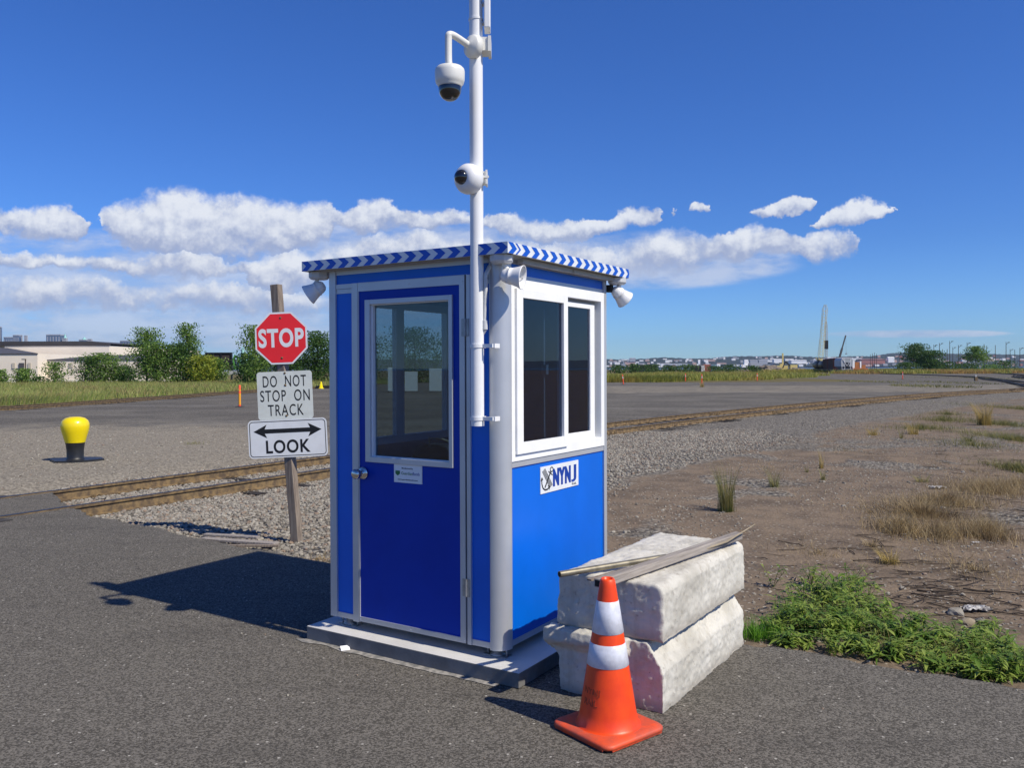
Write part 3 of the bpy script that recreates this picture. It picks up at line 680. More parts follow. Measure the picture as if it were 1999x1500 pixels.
dm = lambda x, z, nrm=(0, -1, 0), o=-.0018: face_mtx(x, o, z, nrm)
text('plate_lettering', 'Manufactured by', .085, .012, 'blackpaint', stk, dm(-.672, 1.107), .01)
mt['green'] = M('dark_green_lettering', (.02, .16, .05), .5)
text('plate_lettering', 'Guardian', .085, .018, 'green', stk, dm(-.675, 1.079), .0)
text('plate_lettering', 'Booth', .050, .018, 'navy', stk, dm(-.605, 1.079), .0)
text('plate_lettering', 'www.guardianbooth.com', .150, .010, 'blackpaint', stk, dm(-.670, 1.040), .01)
sh = B().prism([(-.762, 1.092), (-.728, 1.092), (-.728, 1.074), (-.745, 1.062), (-.762, 1.074)], 1, -.0026, -.0018); sh.build('plate_emblem', 'green', stk)
# side window (sliding)
X0 = .004
wf = B(); wf.frame_y(.0835, 1.2565, 1.1745, 2.2035, -.05, X0, (.040, .045, .060, .062))
wf.box(-.05, -.002, .70, .75, 1.234, 2.142)
wdw = wf.build('sliding_window', 'vinyl', booth, bevel=.0025)
s1 = B().frame_y(.1245, .722, 1.214, 2.150, -.018, .018, (.068, .052, .064, .052)).build('sash', 'vinyl', wdw, bevel=.002)
B().add([(.0,.190,1.276),(.0,.672,1.276),(.0,.672,2.100),(.0,.190,2.100)], [(0,1,2,3)]).build('window_pane', 'glass', wdw)
s2 = B().frame_y(.735, 1.165, 1.2345, 2.118, -.044, -.022, (.012, .062, .050, .030)).build('sash', 'vinyl', wdw, bevel=.002)
B().add([(-.033,.745,1.28),(-.033,1.105,1.28),(-.033,1.105,2.092),(-.033,.745,2.092)], [(0,1,2,3)]).build('window_pane', 'glass', wdw)
# frame channel fill, recess shade put into its grey; pull rod and latch inside
B().box(-.050, -.046, 1.166, 1.2110, 1.2345, 2.1415).box(-.050, -.046, .7505, 1.1655, 2.119, 2.1415).build('channel_shade', 'soffit', wdw)
B().tube([(-.085, .60, 1.27), (-.085, .60, 2.06)], .007, 8).box(-.095, -.06, .585, .612, 1.66, 1.72).build('latch_rod', 'soffit', wdw)
# opposite window
wf = B(); wf.frame_y(.10, 1.22, 1.19, 2.16, -1.30, -1.25, .05); wf.box(-1.295, -1.255, .60, .68, 1.24, 2.11)
w2 = wf.build('sliding_window', 'vinyl', booth); B().add([(-1.275,.15,1.24),(-1.275,1.17,1.24),(-1.275,1.17,2.11),(-1.275,.15,2.11)], [(0,1,2,3)]).build('window_pane', 'glass_door', w2)
# counter inside
B().box(-.065, -1.0, .10, .90, 1.085, 1.11).build('counter', 'innerdark', booth)
# logo plate on the side wall
lp = B().box(-.012, -.0065, .419, .898, .952, 1.112).build('logo_plate', 'signwhite', booth)
def sy(y, z, o=-.0062): return face_mtx(o, y, z, (1, 0, 0))
for yy, ww, ch_ in ((.606, .078, 'N'), (.680, .086, 'Y'), (.756, .078, 'N'), (.834, .068, 'J')): text('logo_lettering', ch_, ww, .108, 'navy', lp, sy(yy, 1.034), .02 if ch_ == 'J' else .085)
text('logo_lettering', 'RAIL', .060, .014, 'blackpaint', lp, sy(.840, .968), .01)
lg = B(); xo = -.0058
def ln(pts, w, b=lg):
    for a, c in zip(pts[:-1], pts[1:]): b.beam((xo, a[0], a[1]), (xo, c[0], c[1]), w, .0012, upv=(1, 0, 0))
for i in range(5):
    o_ = (i-2)*.0085; ln([(.437+o_*.9+.018, 1.092+o_*.45), (.545+o_*.9, .985+o_*.45)], .0035)
ln([(.545, 1.080), (.470, .985)], .010); ln([(.513, 1.078), (.562, 1.052)], .007)
ln([(.432, 1.045), (.434, 1.010), (.447, .985), (.470, .972), (.500, .972), (.524, .984)], .009)
ln([(.424, 1.030), (.434, 1.048), (.446, 1.034)], .006); ln([(.506, .992), (.528, .986), (.520, .968)], .006)
ln([(.552+.018*math.cos(a*PI/6), 1.086+.014*math.sin(a*PI/6)) for a in range(13)], .006)
lg.build('anchor_emblem', 'blackpaint', lp)
bgp = P(852, 902, 5.16); bg_ = empty('bag', (bgp.x, bgp.y, 1.111), .3, label='dark bag with a tan wire handle on the counter behind the door glass', cat='bag')
b = MB(); b.lathe([(0, 0), (.13, 0), (.15, .03), (.15, .07), (.12, .11), (.06, .125), (0, .128)], 24); b.build('body', 'innerdark', bg_)
MB().tube([(-.05, -.06, .05), (-.06, -.07, .17), (.02, -.08, .16), (.12, -.08, .12), (.12, -.08, .06), (-.03, -.07, .03), (-.05, -.06, .05)], .006, 8).build('handle', 'straw', bg_)
# feet
for fx, fy in ((-.09, .08), (-1.20, .075), (-1.2, 1.2), (-.09, 1.2)):
    f_ = B().lathe([(0, .085), (.045, .085), (.045, .095), (.03, .10), (.03, .14), (0, .14)], 16, o=(fx, fy, 0)); 
    f_.box(fx-.075, fx+.075, fy-.03, fy+.03, .0852, .0902); f_.tube([(fx-.062, fy-.005, .086), (fx-.062, fy-.005, .125)], .006, 8); f_.tube([(fx+.062, fy-.005, .086), (fx+.062, fy-.005, .125)], .006, 8)
    f_.build('foot', 'steel', booth)
# roof
rf = B(); rf.box(-1.43, .10, -.10, 1.44, 2.318, 2.372, 0); rf.box(-1.37, .045, -.045, 1.385, 2.3125, 2.3178, 0)
roof = rf.build('roof', 'soffit', booth)
fb = B(); fb.box(-1.4325, .1035, -.1035, -.1003, 2.313, 2.374); fb.box(.1003, .1035, -.1003, 1.4435, 2.313, 2.374); fb.box(-1.4325, .1035, 1.4403, 1.4435, 2.313, 2.374); fb.box(-1.4345, -1.4303, -.1003, 1.4403, 2.313, 2.374)
fb.build('fascia', 'signwhite', roof)
cv = B(); zb, zt, zm = 2.3135, 2.3735, 2.3435
def chev(x0, wd, ax, dpt=.040, lo=-9, hi=9):
    pts = [(x0, zt), (x0+wd, zt), (x0+wd+dpt, zm), (x0+wd, zb), (x0, zb), (x0+dpt, zm)]; pts = [(min(max(a, lo), hi), b) for a, b in pts]
    # two convex halves
    for q in ((pts[0], pts[1], pts[2], pts[5]), (pts[5], pts[2], pts[3], pts[4])):
        if ax == 0: cv.add([(a, -.1048, z) for a, z in q], [(0, 1, 2, 3)])
        else: cv.add([(.1048, a, z) for a, z in q], [(0, 1, 2, 3)])
k_ = 0; x = -1.4345
while x < .04: chev(x, .052, 0, lo=-1.432, hi=.1035); x += .1035
chev(-.100, .048, 1, lo=-.1035, hi=1.443); chev(-.028, .018, 1); y = .036
while y < 1.40: chev(y, .052, 1, lo=-.1, hi=1.443); y += .1035
cv.build('chevron_tape', 'chev', roof)
ch = B(); ch.box(.012, .050, .14, .72, 2.288, 2.3118); ch.box(.012, .050, .745, 1.36, 2.288, 2.3118); ch.build('eave_channel', 'soffit', roof)

# floodlights under the eaves
def floodlight(loc, aim, tilt, label, push=-.015):
    """loc is booth-local underside of roof; aim = yaw of the beam in booth frame"""
    wl = COR + Matrix.Rotation(-AZ, 3, 'Z') @ Vector(loc)
    t = empty('floodlight', wl, -AZ, label=label, cat='floodlight', group='floodlights under the booth roof'); t.scale = (1.05,)*3
    if 0: empty('floodlight', wl, -AZ, label=label, cat='floodlight', group='floodlights under the booth roof')
    b = MB().lathe([(0, 0), (.062, 0), (.062, -.030), (.050, -.042), (0, -.044)], 8, smooth=False); b.build('junction_box', 'conduit', t)
    d = Vector((math.cos(aim)*math.cos(tilt), math.sin(aim)*math.cos(tilt), -math.sin(tilt)))
    kn = Vector((math.cos(aim)*.02, math.sin(aim)*.02, -.062))
    MB().tube([(kn.x*.5, kn.y*.5, -.04), kn, kn + d*.02 + Vector((0, 0, -.012))], [.010, .013, .011], 10).build('knuckle', 'camwhite', t)
    c = kn + Vector((0, 0, -.042)) + d*push
    hd = MB(); hd.lathe([(0, -.046), (.018, -.044), (.032, -.034), (.039, -.016), (.041, .0), (.044, .001), (.044, .008), (.042, .009), (.047, .028), (.055, .052), (.062, .068), (.063, .073), (.059, .073), (.052, .054), (.040, .026), (.02, .006), (0, .004)], 32, axis=d, o=c)
    h_ = hd.build('lamp_head', 'white', t)
    sd_ = Vector((-math.sin(aim), math.cos(aim), 0)); up_ = d.cross(sd_)
    MB().tube([c + d*.01, c + d*.050], .012, 10).build('bulb', 'glass', h_)
    MB().beam(c + d*.058 - sd_*.052, c + d*.058 + sd_*.052, .002, .004).build('guard_wire', 'steel', h_)
    return t
floodlight((.02, -.035, 2.312), math.radians(15), math.radians(8), 'white floodlight at the near corner of the blue booth roof, facing right', .022)
floodlight((-1.385, .0, 2.312), math.radians(212), math.radians(32), 'shaded floodlight hanging under the left corner of the booth roof')
fl3 = floodlight((.045, 1.375, 2.312), math.radians(60), math.radians(38), 'white floodlight under the far right corner of the booth roof, beside a black sensor')
MB().box(-.055, -.02, -.05, -.015, -.092, -.045).build('motion_sensor', 'dark', fl3)

# flexible conduit from wall to mast
pts = []
for i in range(25):
    t_ = i/24; pts.append((-.073+.004*math.sin(t_*5)-.0*t_, -.012-.045*min(1, t_*6) if t_ < .17 else -.060, 2.262-.30*t_))
cdt = MB()
rr = []; pp = []
for i in range(96):
    t_ = i/95; k_ = t_*24; j = min(int(k_), 23); f_ = k_-j; a = Vector(pts[j]).lerp(Vector(pts[j+1]), f_); pp.append(a); rr.append(.0125 if i % 2 else .0108)
cdt.tube(pp, rr, 12); cdt.tube([pp[-1], pp[-1]+Vector((0, 0, -.05))], .017, 12); cdt.tube([pp[-1]+Vector((0, 0, -.05)), pp[-1]+Vector((-.012, 0, -.075))], [.013, .009], 10)
cdt.build('conduit', 'conduit', booth)

# ------------------------------------------------------------------ MAST, cameras, antenna
mp_ = Vector((-.190, 4.600, 0))
mast = empty('camera_mast', mp_, label='white steel mast clamped to the front of the blue booth', cat='mast')
MB().tube([(0, 0, 1.384), (0, 0, 3.98)], .0365, 28).build('pole', 'white', mast)
bx = Vector((math.cos(-AZ), math.sin(-AZ), 0)); by = Vector((-bx.y, bx.x, 0))
for zz in (1.822, 1.425):
    b = MB().tube([(0, 0, zz-.010), (0, 0, zz+.010)], .0405, 24); b.beam(Vector((0, 0, zz)), Vector((0, 0, zz))+bx*.105, .016, .020); b.beam(bx*.105+Vector((0, 0, zz)), bx*.105+by*.05+Vector((0, 0, zz)), .02, .024)
    b.beam(by*.03+Vector((0, 0, zz)), by*.062+Vector((0, 0, zz)), .03, .02)
    b.build('pole_clamp', 'white', mast)
MB().tube([(0, 0, 3.60), (0, 0, 3.612)], .040, 24).build('pole_clamp', 'white', mast)
def mpx(x, y, dy=0.0): return P(x, y, mp_.y+dy)   # a point at the mast's distance
# upper swivel camera
q = mpx(921, 90, -.05)
pt = empty('security_camera', q, label='white pendant dome camera hanging from a bent arm near the mast top', cat='security camera')
L_ = lambda v: Vector(v)-q
ma = Vector((-.75, -.66, 0)).normalized()
pl_ = MB().lathe([(0, -.03), (.062, -.03), (.062, 0), (.056, .012), (.030, .020), (.020, .030), (0, .030)], 28, axis=ma, o=(0, 0, 0)); pl_.build('mount_plate', 'camwhite', pt)
brk = MB(); rc = L_(mpx(946, 90, 0)); brk.box(rc.x-.020, rc.x+.028, -.02+.03, .11, rc.z-.036, rc.z+.036); brk.box(rc.x+.02, rc.x+.036, .0, .125, rc.z-.043, rc.z+.04); brk.build('mast_bracket', 'camwhite', pt)
e1 = L_(mpx(878, 66, -.16)); top = L_(mpx(878, 126, -.16))
arm = [ma*.02, ma*.05+Vector((0, 0, .008)), Vector((e1.x*.62, e1.y*.62, e1.z*.75)), Vector((e1.x*.86, e1.y*.86, e1.z*1.0)), e1+Vector((-.004, 0, -.004)), Vector((e1.x-.007, e1.y, e1.z-.03)), Vector((top.x-.006, top.y, top.z+.02)), top]
pa = polyline_pts = []
for i in range(len(arm)-1):
    for k in range(5):
        t_ = k/5; p0, p1, p2, p3 = arm[max(i-1, 0)], arm[i], arm[i+1], arm[min(i+2, len(arm)-1)]
        pa.append(.5*((2*p1)+(p2-p0)*t_+(2*p0-5*p1+4*p2-p3)*t_*t_+(3*p1-p0-3*p2+p3)*t_*t_*t_))
pa.append(arm[-1])
MB().tube(pa, .0185, 16).build('arm', 'camwhite', pt)
bd = MB().lathe([(0, .004), (.018, .002), (.030, -.006), (.066, -.014), (.076, -.024), (.079, -.04), (.078, -.080), (.073, -.100), (.062, -.112), (.062, -.118), (0, -.118)], 36, o=top)
bd.build('housing', 'camwhite', pt)
MB().lathe([(.060, -.118)]+[(.060*math.cos(a), -.130-.062*math.sin(a)) for a in [i*PI/2/9 for i in range(10)]], 32, o=top).build('dome', 'dome', pt)
# lower camera
q2 = mpx(921, 351, -.03)
c2 = empty('security_camera', q2, label='round white camera with black dome lens low on the mast', cat='security camera')
ax2 = Vector((-.62, -.78, -.05)).normalized()
MB().lathe([(0, -.055), (.055, -.052), (.078, -.030), (.083, 0), (.080, .022), (.066, .045), (.050, .055), (.040, .057), (0, .057)], 36, axis=ax2, o=Vector((-.015, -.02, 0))).build('housing', 'white', c2)
MB().lathe([(.042*math.cos(a), .050+.044*math.sin(a)) for a in [i*PI/2/9 for i in range(10)]], 28, axis=(ax2+Vector((-.12, 0, .08))).normalized(), o=Vector((-.015, -.02, 0))).build('dome', 'dome', c2)
r2 = mpx(944, 348, 0)-q2; b = MB(); b.box(r2.x-.03, r2.x+.012, .0, .07, r2.z-.032, r2.z+.032); b.box(r2.x+.012, r2.x+.022, -.01, .08, r2.z-.038, r2.z+.038); b.box(r2.x-.0, r2.x+.030, -.013, -.003, r2.z-.006, r2.z+.006); b.build('mast_bracket', 'camwhite', c2)
q3 = mpx(951, 60, .0)
an = empty('antenna', q3, label='flat white antenna on the right side of the mast top, cut by the frame', cat='antenna')
MB().box(-.016, .018, -.05, .05, 0, .42).build('radome', 'white', an, bevel=.006)
b = MB()
for zz in (.035, .14, .25): MB().box(-.035, -.0165, -.02, .02, zz, zz+.012).build('mounting_bracket', 'steel', an)

# ------------------------------------------------------------------ PAD
pad = MB().prism([(-1.405, -.106), (-.6, -.106), (.165, -.106), (.17, 1.45), (-1.40, 1.45)], 2, .002, .0848).build('concrete_pad', ['slab', 'slab_shaded'], bevel=.005, label='low grey concrete pad under the blue booth', cat='concrete pad')
for f_ in pad.data.polygons: f_.material_index = 0 if abs(f_.normal.z) > .5 else 1  # sunlight put into the top's colour, shade into the sides'
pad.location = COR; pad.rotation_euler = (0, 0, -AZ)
# spilled mortar line at the foot of the pad
sp2 = []; 
for i in range(70):
    t_ = i/69; wv_ = .02+.035*noise.noise((t_*9, 1, 0))+.03*(1-abs(t_-.5)); sp2.append((-1.46+1.5*t_, -.110-max(.008, wv_)))
sp2 += [(.04, -.104), (-1.40, -.104)]
ml = MB().add([(x, y, .004) for x, y in sp2], [tuple(range(len(sp2)))]).build('mortar_spill', M('dusty_mortar', (.36, .34, .31), .95, vscale=22, col2=(.17, .165, .155)), kind='structure'); ml.location = COR; ml.rotation_euler = (0, 0, -AZ)

# ------------------------------------------------------------------ CONCRETE BLOCKS
def rough(o, vox, amp1, s1, amp2, s2):
    m = o.modifiers.new('remesh', 'REMESH'); m.mode = 'VOXEL'; m.voxel_size = vox; m.use_smooth_shade = True
    for i, (a, s_) in enumerate(((amp1, s1), (amp2, s2))):
        tx = bpy.data.textures.new('rough', 'CLOUDS'); tx.noise_scale = s_; tx.noise_depth = 3
        d = o.modifiers.new('d%d' % i, 'DISPLACE'); d.texture = tx; d.strength = a; d.mid_level = .5; d.texture_coords = 'LOCAL'
BLK = Vector((.733, 4.10, 0)); BR = -math.radians(33.4); BLEN = 1.235
lo = [(0, 0), (0, .205), (-.012, .225), (-.075, .322), (-.09, .335), (-.60, .335), (-.635, .325), (-.665, .285), (-.655, .245), (-.60, .195), (-.585, .17), (-.585, .0)]
b = MB().prism(lo, 1, 0.0, BLEN)
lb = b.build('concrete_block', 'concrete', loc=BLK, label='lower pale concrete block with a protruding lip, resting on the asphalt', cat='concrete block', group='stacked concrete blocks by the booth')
lb.rotation_euler = (0, 0, BR)
# broken ledge on the near end
vs = [(-.665,-.055,.27),(-.19,-.05,.30),(-.19,-.045,.34),(-.66,-.045,.335),(-.655,.03,.20),(-.17,.03,.21),(-.17,.03,.345),(-.655,.03,.345)]
bm = bmesh.new(); bm.from_mesh(lb.data)
bv = [bm.verts.new(v) for v in vs]
for f in ((0,1,2,3),(7,6,5,4),(0,4,5,1),(1,5,6,2),(2,6,7,3),(3,7,4,0)): bm.faces.new([bv[i] for i in f])
bmesh.ops.recalc_face_normals(bm, faces=bm.faces); bm.to_mesh(lb.data); bm.free()
rough(lb, .009, .020, .12, .014, .028)
up = [(0, 0), (0, .245), (-.012, .272), (-.040, .285), (-.545, .285), (-.575, .275), (-.588, .25), (-.60, .02), (-.585, 0)]
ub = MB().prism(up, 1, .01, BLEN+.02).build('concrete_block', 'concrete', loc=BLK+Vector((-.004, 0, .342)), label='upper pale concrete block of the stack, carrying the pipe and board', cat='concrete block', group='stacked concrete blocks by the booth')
ub.rotation_euler = (0, 0, BR); rough(ub, .009, .016, .14, .012, .028)
# board and pipe resting on top
def pa_(x, y, z): return G(x, y, z)
a = pa_(1168, 1140, .655); b_ = pa_(1442, 1046, .672)
o_ = empty('grey_board', a, label='long weathered grey timber rail lying across the top concrete block', cat='board')
o_.rotation_mode = 'QUATERNION'; o_.rotation_quaternion = (b_-a).to_track_quat('Z', 'Y'); BL = (b_-a).length
bb = MB().box(-.027, .027, -.022, .022, 0, BL); ob = bb.build('rail_body', 'wood_grey', o_, bevel=.006)
MB().box(-.019, .019, -.015, .015, -.002, .003).build('hollow_end', 'gap', o_)
a = pa_(1092, 1122, .655); b_ = pa_(1300, 1088, .66)
o_ = empty('metal_pipe', a, label='short dull metal pipe lying beside the grey timber on the block', cat='pipe')
MB().tube([(0, 0, 0), b_-a], .016, 16).build('tube', M('tarnished_pipe', (.30, .27, .20), .45, .6, var=.4, vscale=12), o_)
d_ = (b_-a).normalized(); MB().tube([d_*-.001, d_*.003], .012, 14).build('hollow_end', 'gap', o_)
a = pa_(1150, 1133, .645); b_ = pa_(1235, 1108, .66); MB().beam(a, b_, .03, .008).build('wood_splinter', 'wood', label='pale split wood sliver wedged between pipe and timber', cat='wood splinter')
a = pa_(1360, 1078, .66); b_ = pa_(1474, 1024, .74); m_ = (a+b_)/2 + Vector((0, 0, -.025))
MB().tube([a, m_, b_], [.007, .006, .003], 8).build('twig', 'straw', label='thin curved straw coloured twig sticking out past the timber', cat='twig')

# ------------------------------------------------------------------ TRAFFIC CONE
cc = G(1187, 1413, .03); cn = empty('traffic_cone', (cc.x, cc.y, 0), math.radians(38), label='orange traffic cone with two white reflective collars on the asphalt', cat='traffic cone'); cn.scale = (.95, .95, 1.0)
def cone_r(z): return .150 + (z-.03)*(.036-.150)/(.68)
zs = [.034, .06, .1, .2, .3, .36, .395, .45, .53, .6, .655, .685, .705, .712]
pr = [(.188, .030), (.166, .034), (cone_r(.05)+.004, .046)] + [(cone_r(z), z) for z in zs[2:-1]] + [(.030, .714), (.024, .712), (.022, .60)]
MB().lathe(pr, 48).build('cone_body', 'orange', cn)
for z0_, z1_, nm in ((.315, .418, 0), (.465, .612, 1)):
    MB().lathe([(cone_r(z0_)+.0005, z0_), (cone_r(z0_)+.0022, z0_+.001), (cone_r(z1_)+.0022, z1_-.001), (cone_r(z1_)+.0005, z1_)], 48).build('reflective_collar', 'conewhite', cn)
def rrect(h, rad, n=8):
    out = []
    for cxs, cys, a0 in ((1, 1, 0), (-1, 1, 90), (-1, -1, 180), (1, -1, 270)):
        for i in range(n+1): a = math.radians(a0+90*i/n); out.append((cxs*(h-rad)+rad*math.cos(a), cys*(h-rad)+rad*math.sin(a)))
    return out
bs = MB(); rings = [(.196, .05, .010), (.203, .05, .013), (.203, .05, .026), (.196, .05, .033), (.17, .045, .036), (.13, .05, .037)]
N_ = 36; vs = []
for h_, rd, z in rings: vs += [(x, y, z) for x, y in rrect(h_, rd)]
fs = [(i*N_+k, i*N_+(k+1) % N_, (i+1)*N_+(k+1) % N_, (i+1)*N_+k) for i in range(len(rings)-1) for k in range(N_)]
bs.add(vs, fs, True); bs.add(vs[-N_:], [tuple(range(N_))]); bs.add(vs[:N_], [tuple(range(N_))])
base = bs.build('cone_base', 'orange_dirty', cn)
b = MB(); 
for i in range(40):
    t_ = -.165+.33*i/39
    for sx_, sy_ in ((1, 0), (-1, 0), (0, 1), (0, -1)):
        cx_, cy_ = (sx_*.199, t_) if sx_ else (t_, sy_*.199); b.box(cx_-.0028, cx_+.0028, cy_-.0028, cy_+.0028, .006, .013)
b.build('ribbed_edge', 'orange_dirty', base)
for sx_, sy_ in ((1, 1), (1, -1), (-1, 1), (-1, -1)): MB().box(sx_*.165-.02, sx_*.165+.02, sy_*.165-.02, sy_*.165+.02, 0, .011).build('base_foot', 'dark', base)
# stencilled letters wrapped round the cone
def cone_text(body, ang0, z, h, wdt):
    o = text('stencil_lettering', body, wdt, h, 'stencil', cn, Matrix.Identity(4), .02)
    me = o.data
    for v in me.vertices:
        x, y, e = v.co; zz = z+y; a = ang0 + x/cone_r(zz); rr_ = cone_r(zz)+.0006+e; v.co = (rr_*math.cos(a), rr_*math.sin(a), zz)
mt['stencil'] = M('faded_black_stencil', (.26, .04, .012), .6, vscale=50, col2=(.60, .06, .01))
A0 = math.atan2(-cc.y, -cc.x) - math.radians(38) - math.radians(42)
cone_text('NYNJ', A0, .205, .036, .10); cone_text('RAIL', A0, .160, .030, .085)

# ------------------------------------------------------------------ SIGN POST
bp = G(584, 1060, -.07); sgn = empty('sign_post', (bp.x, bp.y, -.07), label='leaning wooden post carrying a stop sign and two white track signs', cat='sign post')
Yp = bp.y
tp = P(539, 556, Yp) - Vector((bp.x, bp.y, -.07)); 
pst = MB(); pst.beam((0, 0, -.3), tp, .088, .088, upv=(.35, 1, 0)); pst.build('post', 'wood', sgn, bevel=.004)
def sl(x, y, dy): return P(x, y, Yp+dy) - Vector((bp.x, bp.y, -.07))
def sign_plate(name, cx_, cy_, wpx, hpx, rot, dy, mat, corner=.03, border=None, octo=False):
    k = Yp/FPX; w2_, h2_ = wpx*k/2, hpx*k/2; c = sl(cx_, cy_, dy)
    t = Matrix.Translation(c) @ Matrix.Rotation(math.radians(rot), 4, 'Y').inverted()
    def shape(w2, h2, rd):
        if octo:
            R_ = w2/math.cos(PI/8); return [(R_*math.cos(PI/8+i*PI/4), R_*math.sin(PI/8+i*PI/4)) for i in range(8)]
        out = []
        for sx_, sz_, a0 in ((1, 1, 0), (-1, 1, 90), (-1, -1, 180), (1, -1, 270)):
            for i in range(7): a = math.radians(a0+15*i); out.append((sx_*(w2-rd)+rd*math.cos(a), sz_*(h2-rd)+rd*math.sin(a)))
        return out
    b = MB(); b.T = t; b.prism(shape(w2_, h2_, corner), 1, -.0016, .0016)
    o = b.build(name, mat, sgn)
    return o, t, k, w2_, h2_, shape
def tmat(t, x, z, y=-.0025): return t @ face_mtx(x, y, z, (0, -1, 0))
# octagon: white plate, red sheet inset
o, t, k, w2_, h2_, shp = sign_plate('stop_sign', 549, 660.5, 101, 101, 2.0, -.06, 'signwhite', octo=True)
b = MB(); b.T = t; b.prism(shp(w2_*.935, 0, 0), 1, -.0024, -.0018); b.build('red_face', 'signred', o)
text('sign_lettering', 'STOP', 88*k, 37*k, 'signwhite', o, tmat(t, 0, .003, -.0028), .035, spacing=1.1)
for zz in (-w2_*.76, w2_*.78): b = MB(); b.T = t; b.lathe([(0, .006), (.008, .005), (.012, 0)], 12, axis=(0, -1, 0), o=(0, -.0022, zz)); b.build('bolt', 'rust', o)
o, t, k, w2_, h2_, shp = sign_plate('track_sign', 556.5, 772, 107, 93, 2.2, -.055, 'signwhite2', corner=.03)
for i, (s_, wd) in enumerate((('DO  NOT', 84), ('STOP  ON', 96), ('TRACK', 69))):
    text('sign_lettering', s_, wd*k, 22*k, 'blackpaint', o, tmat(t, (0 if i < 2 else .002), (27.5-i*28)*k, -.0018), .004, spacing=1.15)
for zz in (h2_*.92, h2_*.42, -h2_*.86): b = MB(); b.T = t; b.lathe([(0, .006), (.008, .005), (.012, 0)], 12, axis=(0, -1, 0), o=(.006, -.0017, zz)); b.build('bolt', 'rust', o)
o, t, k, w2_, h2_, shp = sign_plate('look_sign', 562, 856, 153, 74, 2.5, -.065, 'signwhite', corner=.045)
def ring(sh1, sh2, b, y=-.0024):
    n = len(sh1); vs = [(x, y, z) for x, z in sh1] + [(x, y, z) for x, z in sh2]; b.add(vs, [(i, (i+1) % n, n+(i+1) % n, n+i) for i in range(n)])
b = MB(); b.T = t; ring(shp(w2_-.014, h2_-.014, .034), shp(w2_-.021, h2_-.021, .028), b); b.build('black_border', 'blackpaint', o)
b = MB(); b.T = t; z_ = 15*k; 
for sgn_ in (-1, 1):
    b.add([(sgn_*66*k, -.0024, z_), (sgn_*40*k, -.0024, z_+13*k), (sgn_*44*k, -.0024, z_+4.2*k), (sgn_*44*k, -.0024, z_-4.2*k), (sgn_*40*k, -.0024, z_-13*k)], [(0, 1, 2, 3, 4)])
b.add([(-44.1*k, -.0024, z_-4.2*k), (44.1*k, -.0024, z_-4.2*k), (44.1*k, -.0024, z_+4.2*k), (-44.1*k, -.0024, z_+4.2*k)], [(0, 1, 2, 3)])
b.build('black_arrow', 'blackpaint', o)
text('sign_lettering', 'LOOK', 86*k, 26*k, 'blackpaint', o, tmat(t, 0, -15.5*k, -.0018), .025, spacing=1.1)

# ------------------------------------------------------------------ BOLLARD
bb_ = G(147, 899, -.045); bo = empty('mooring_bollard', (bb_.x, bb_.y, -.045), label='yellow topped black mooring bollard standing on the gravel lot', cat='bollard')
MB().lathe([(.175, .02), (.16, .035), (.150, .06), (.152, .20), (.170, .33), (.178, .345)], 40).build('stem', 'blackmetal', bo)
MB().lathe([(.178, .345), (.182, .36), (.205, .45), (.235, .55), (.252, .64), (.250, .71), (.225, .77), (.17, .815), (.09, .838), (0, .842)], 40).build('cap', 'yellow', bo)
MB().prism([(-.55, .12), (-.45, -.05), (-.20, -.36), (.10, -.30), (.30, -.20), (.52, .08), (.30, .40), (-.2, .45)], 2, -.03, .022).build('base_plate', 'blackmetal', bo)

# ------------------------------------------------------------------ DELINEATOR POSTS
def delineator(x, ybase, h, label, amber=False, lean=0.0):
    p_ = G(x, ybase, -.06); t = empty('delineator_post', (p_.x, p_.y, gz(p_.x, p_.y)), label=label, cat='traffic post', group='orange delineator posts on the lot')
    top_ = Vector((lean*h, 0, h)); z_ = lambda f: top_*f
    MB().tube([(0, 0, 0), z_(.04), z_(.1), z_(.97), z_(1)], [.07, .06, .052, .052, .03], 14).build('tube', 'delin', t)
    b = MB()
    for a, c in (((.10, .62) if amber else (.60, .68)), (.72, .79)):
        b.tube([z_(a), z_(c)], .0545, 14, cap=False)
    b.build('reflective_band', 'delin_y' if amber else 'signwhite', t)
    MB().lathe([(0, .04), (.07, .04), (.20, .02), (.22, 0)], 12).build('rubber_base', 'dark', t)
    return t
delineator(468, 795, 1.02, 'orange and amber delineator post on the lot left of the stop sign', True)
delineator(1217, 751, 1.05, 'bright orange delineator post just right of the booth', False, -.1)
delineator(1370, 750, 1.05, 'orange delineator post with a grass tuft at its foot', False)
delineator(1338, 745, 1.0, 'small faded orange post in front of the far grass')
delineator(1478, 744, 1.0, 'small orange post before the rubble heap')
delineator(1762, 741, 1.05, 'thin orange post near the far dark siding')
p_ = G(627, 759, -.06); t = empty('traffic_cone', (p_.x, p_.y, -.06), label='tiny yellow cone on the far lot between stop sign and booth', cat='traffic cone')
MB().lathe([(.25, .0), (.24, .05), (.17, .06), (.05, .62), (0, .64)], 16).build('cone_body', 'yellow', t); MB().box(-.6, .6, .35, .6, 0, .25).build('dark_weight', 'dark', t)

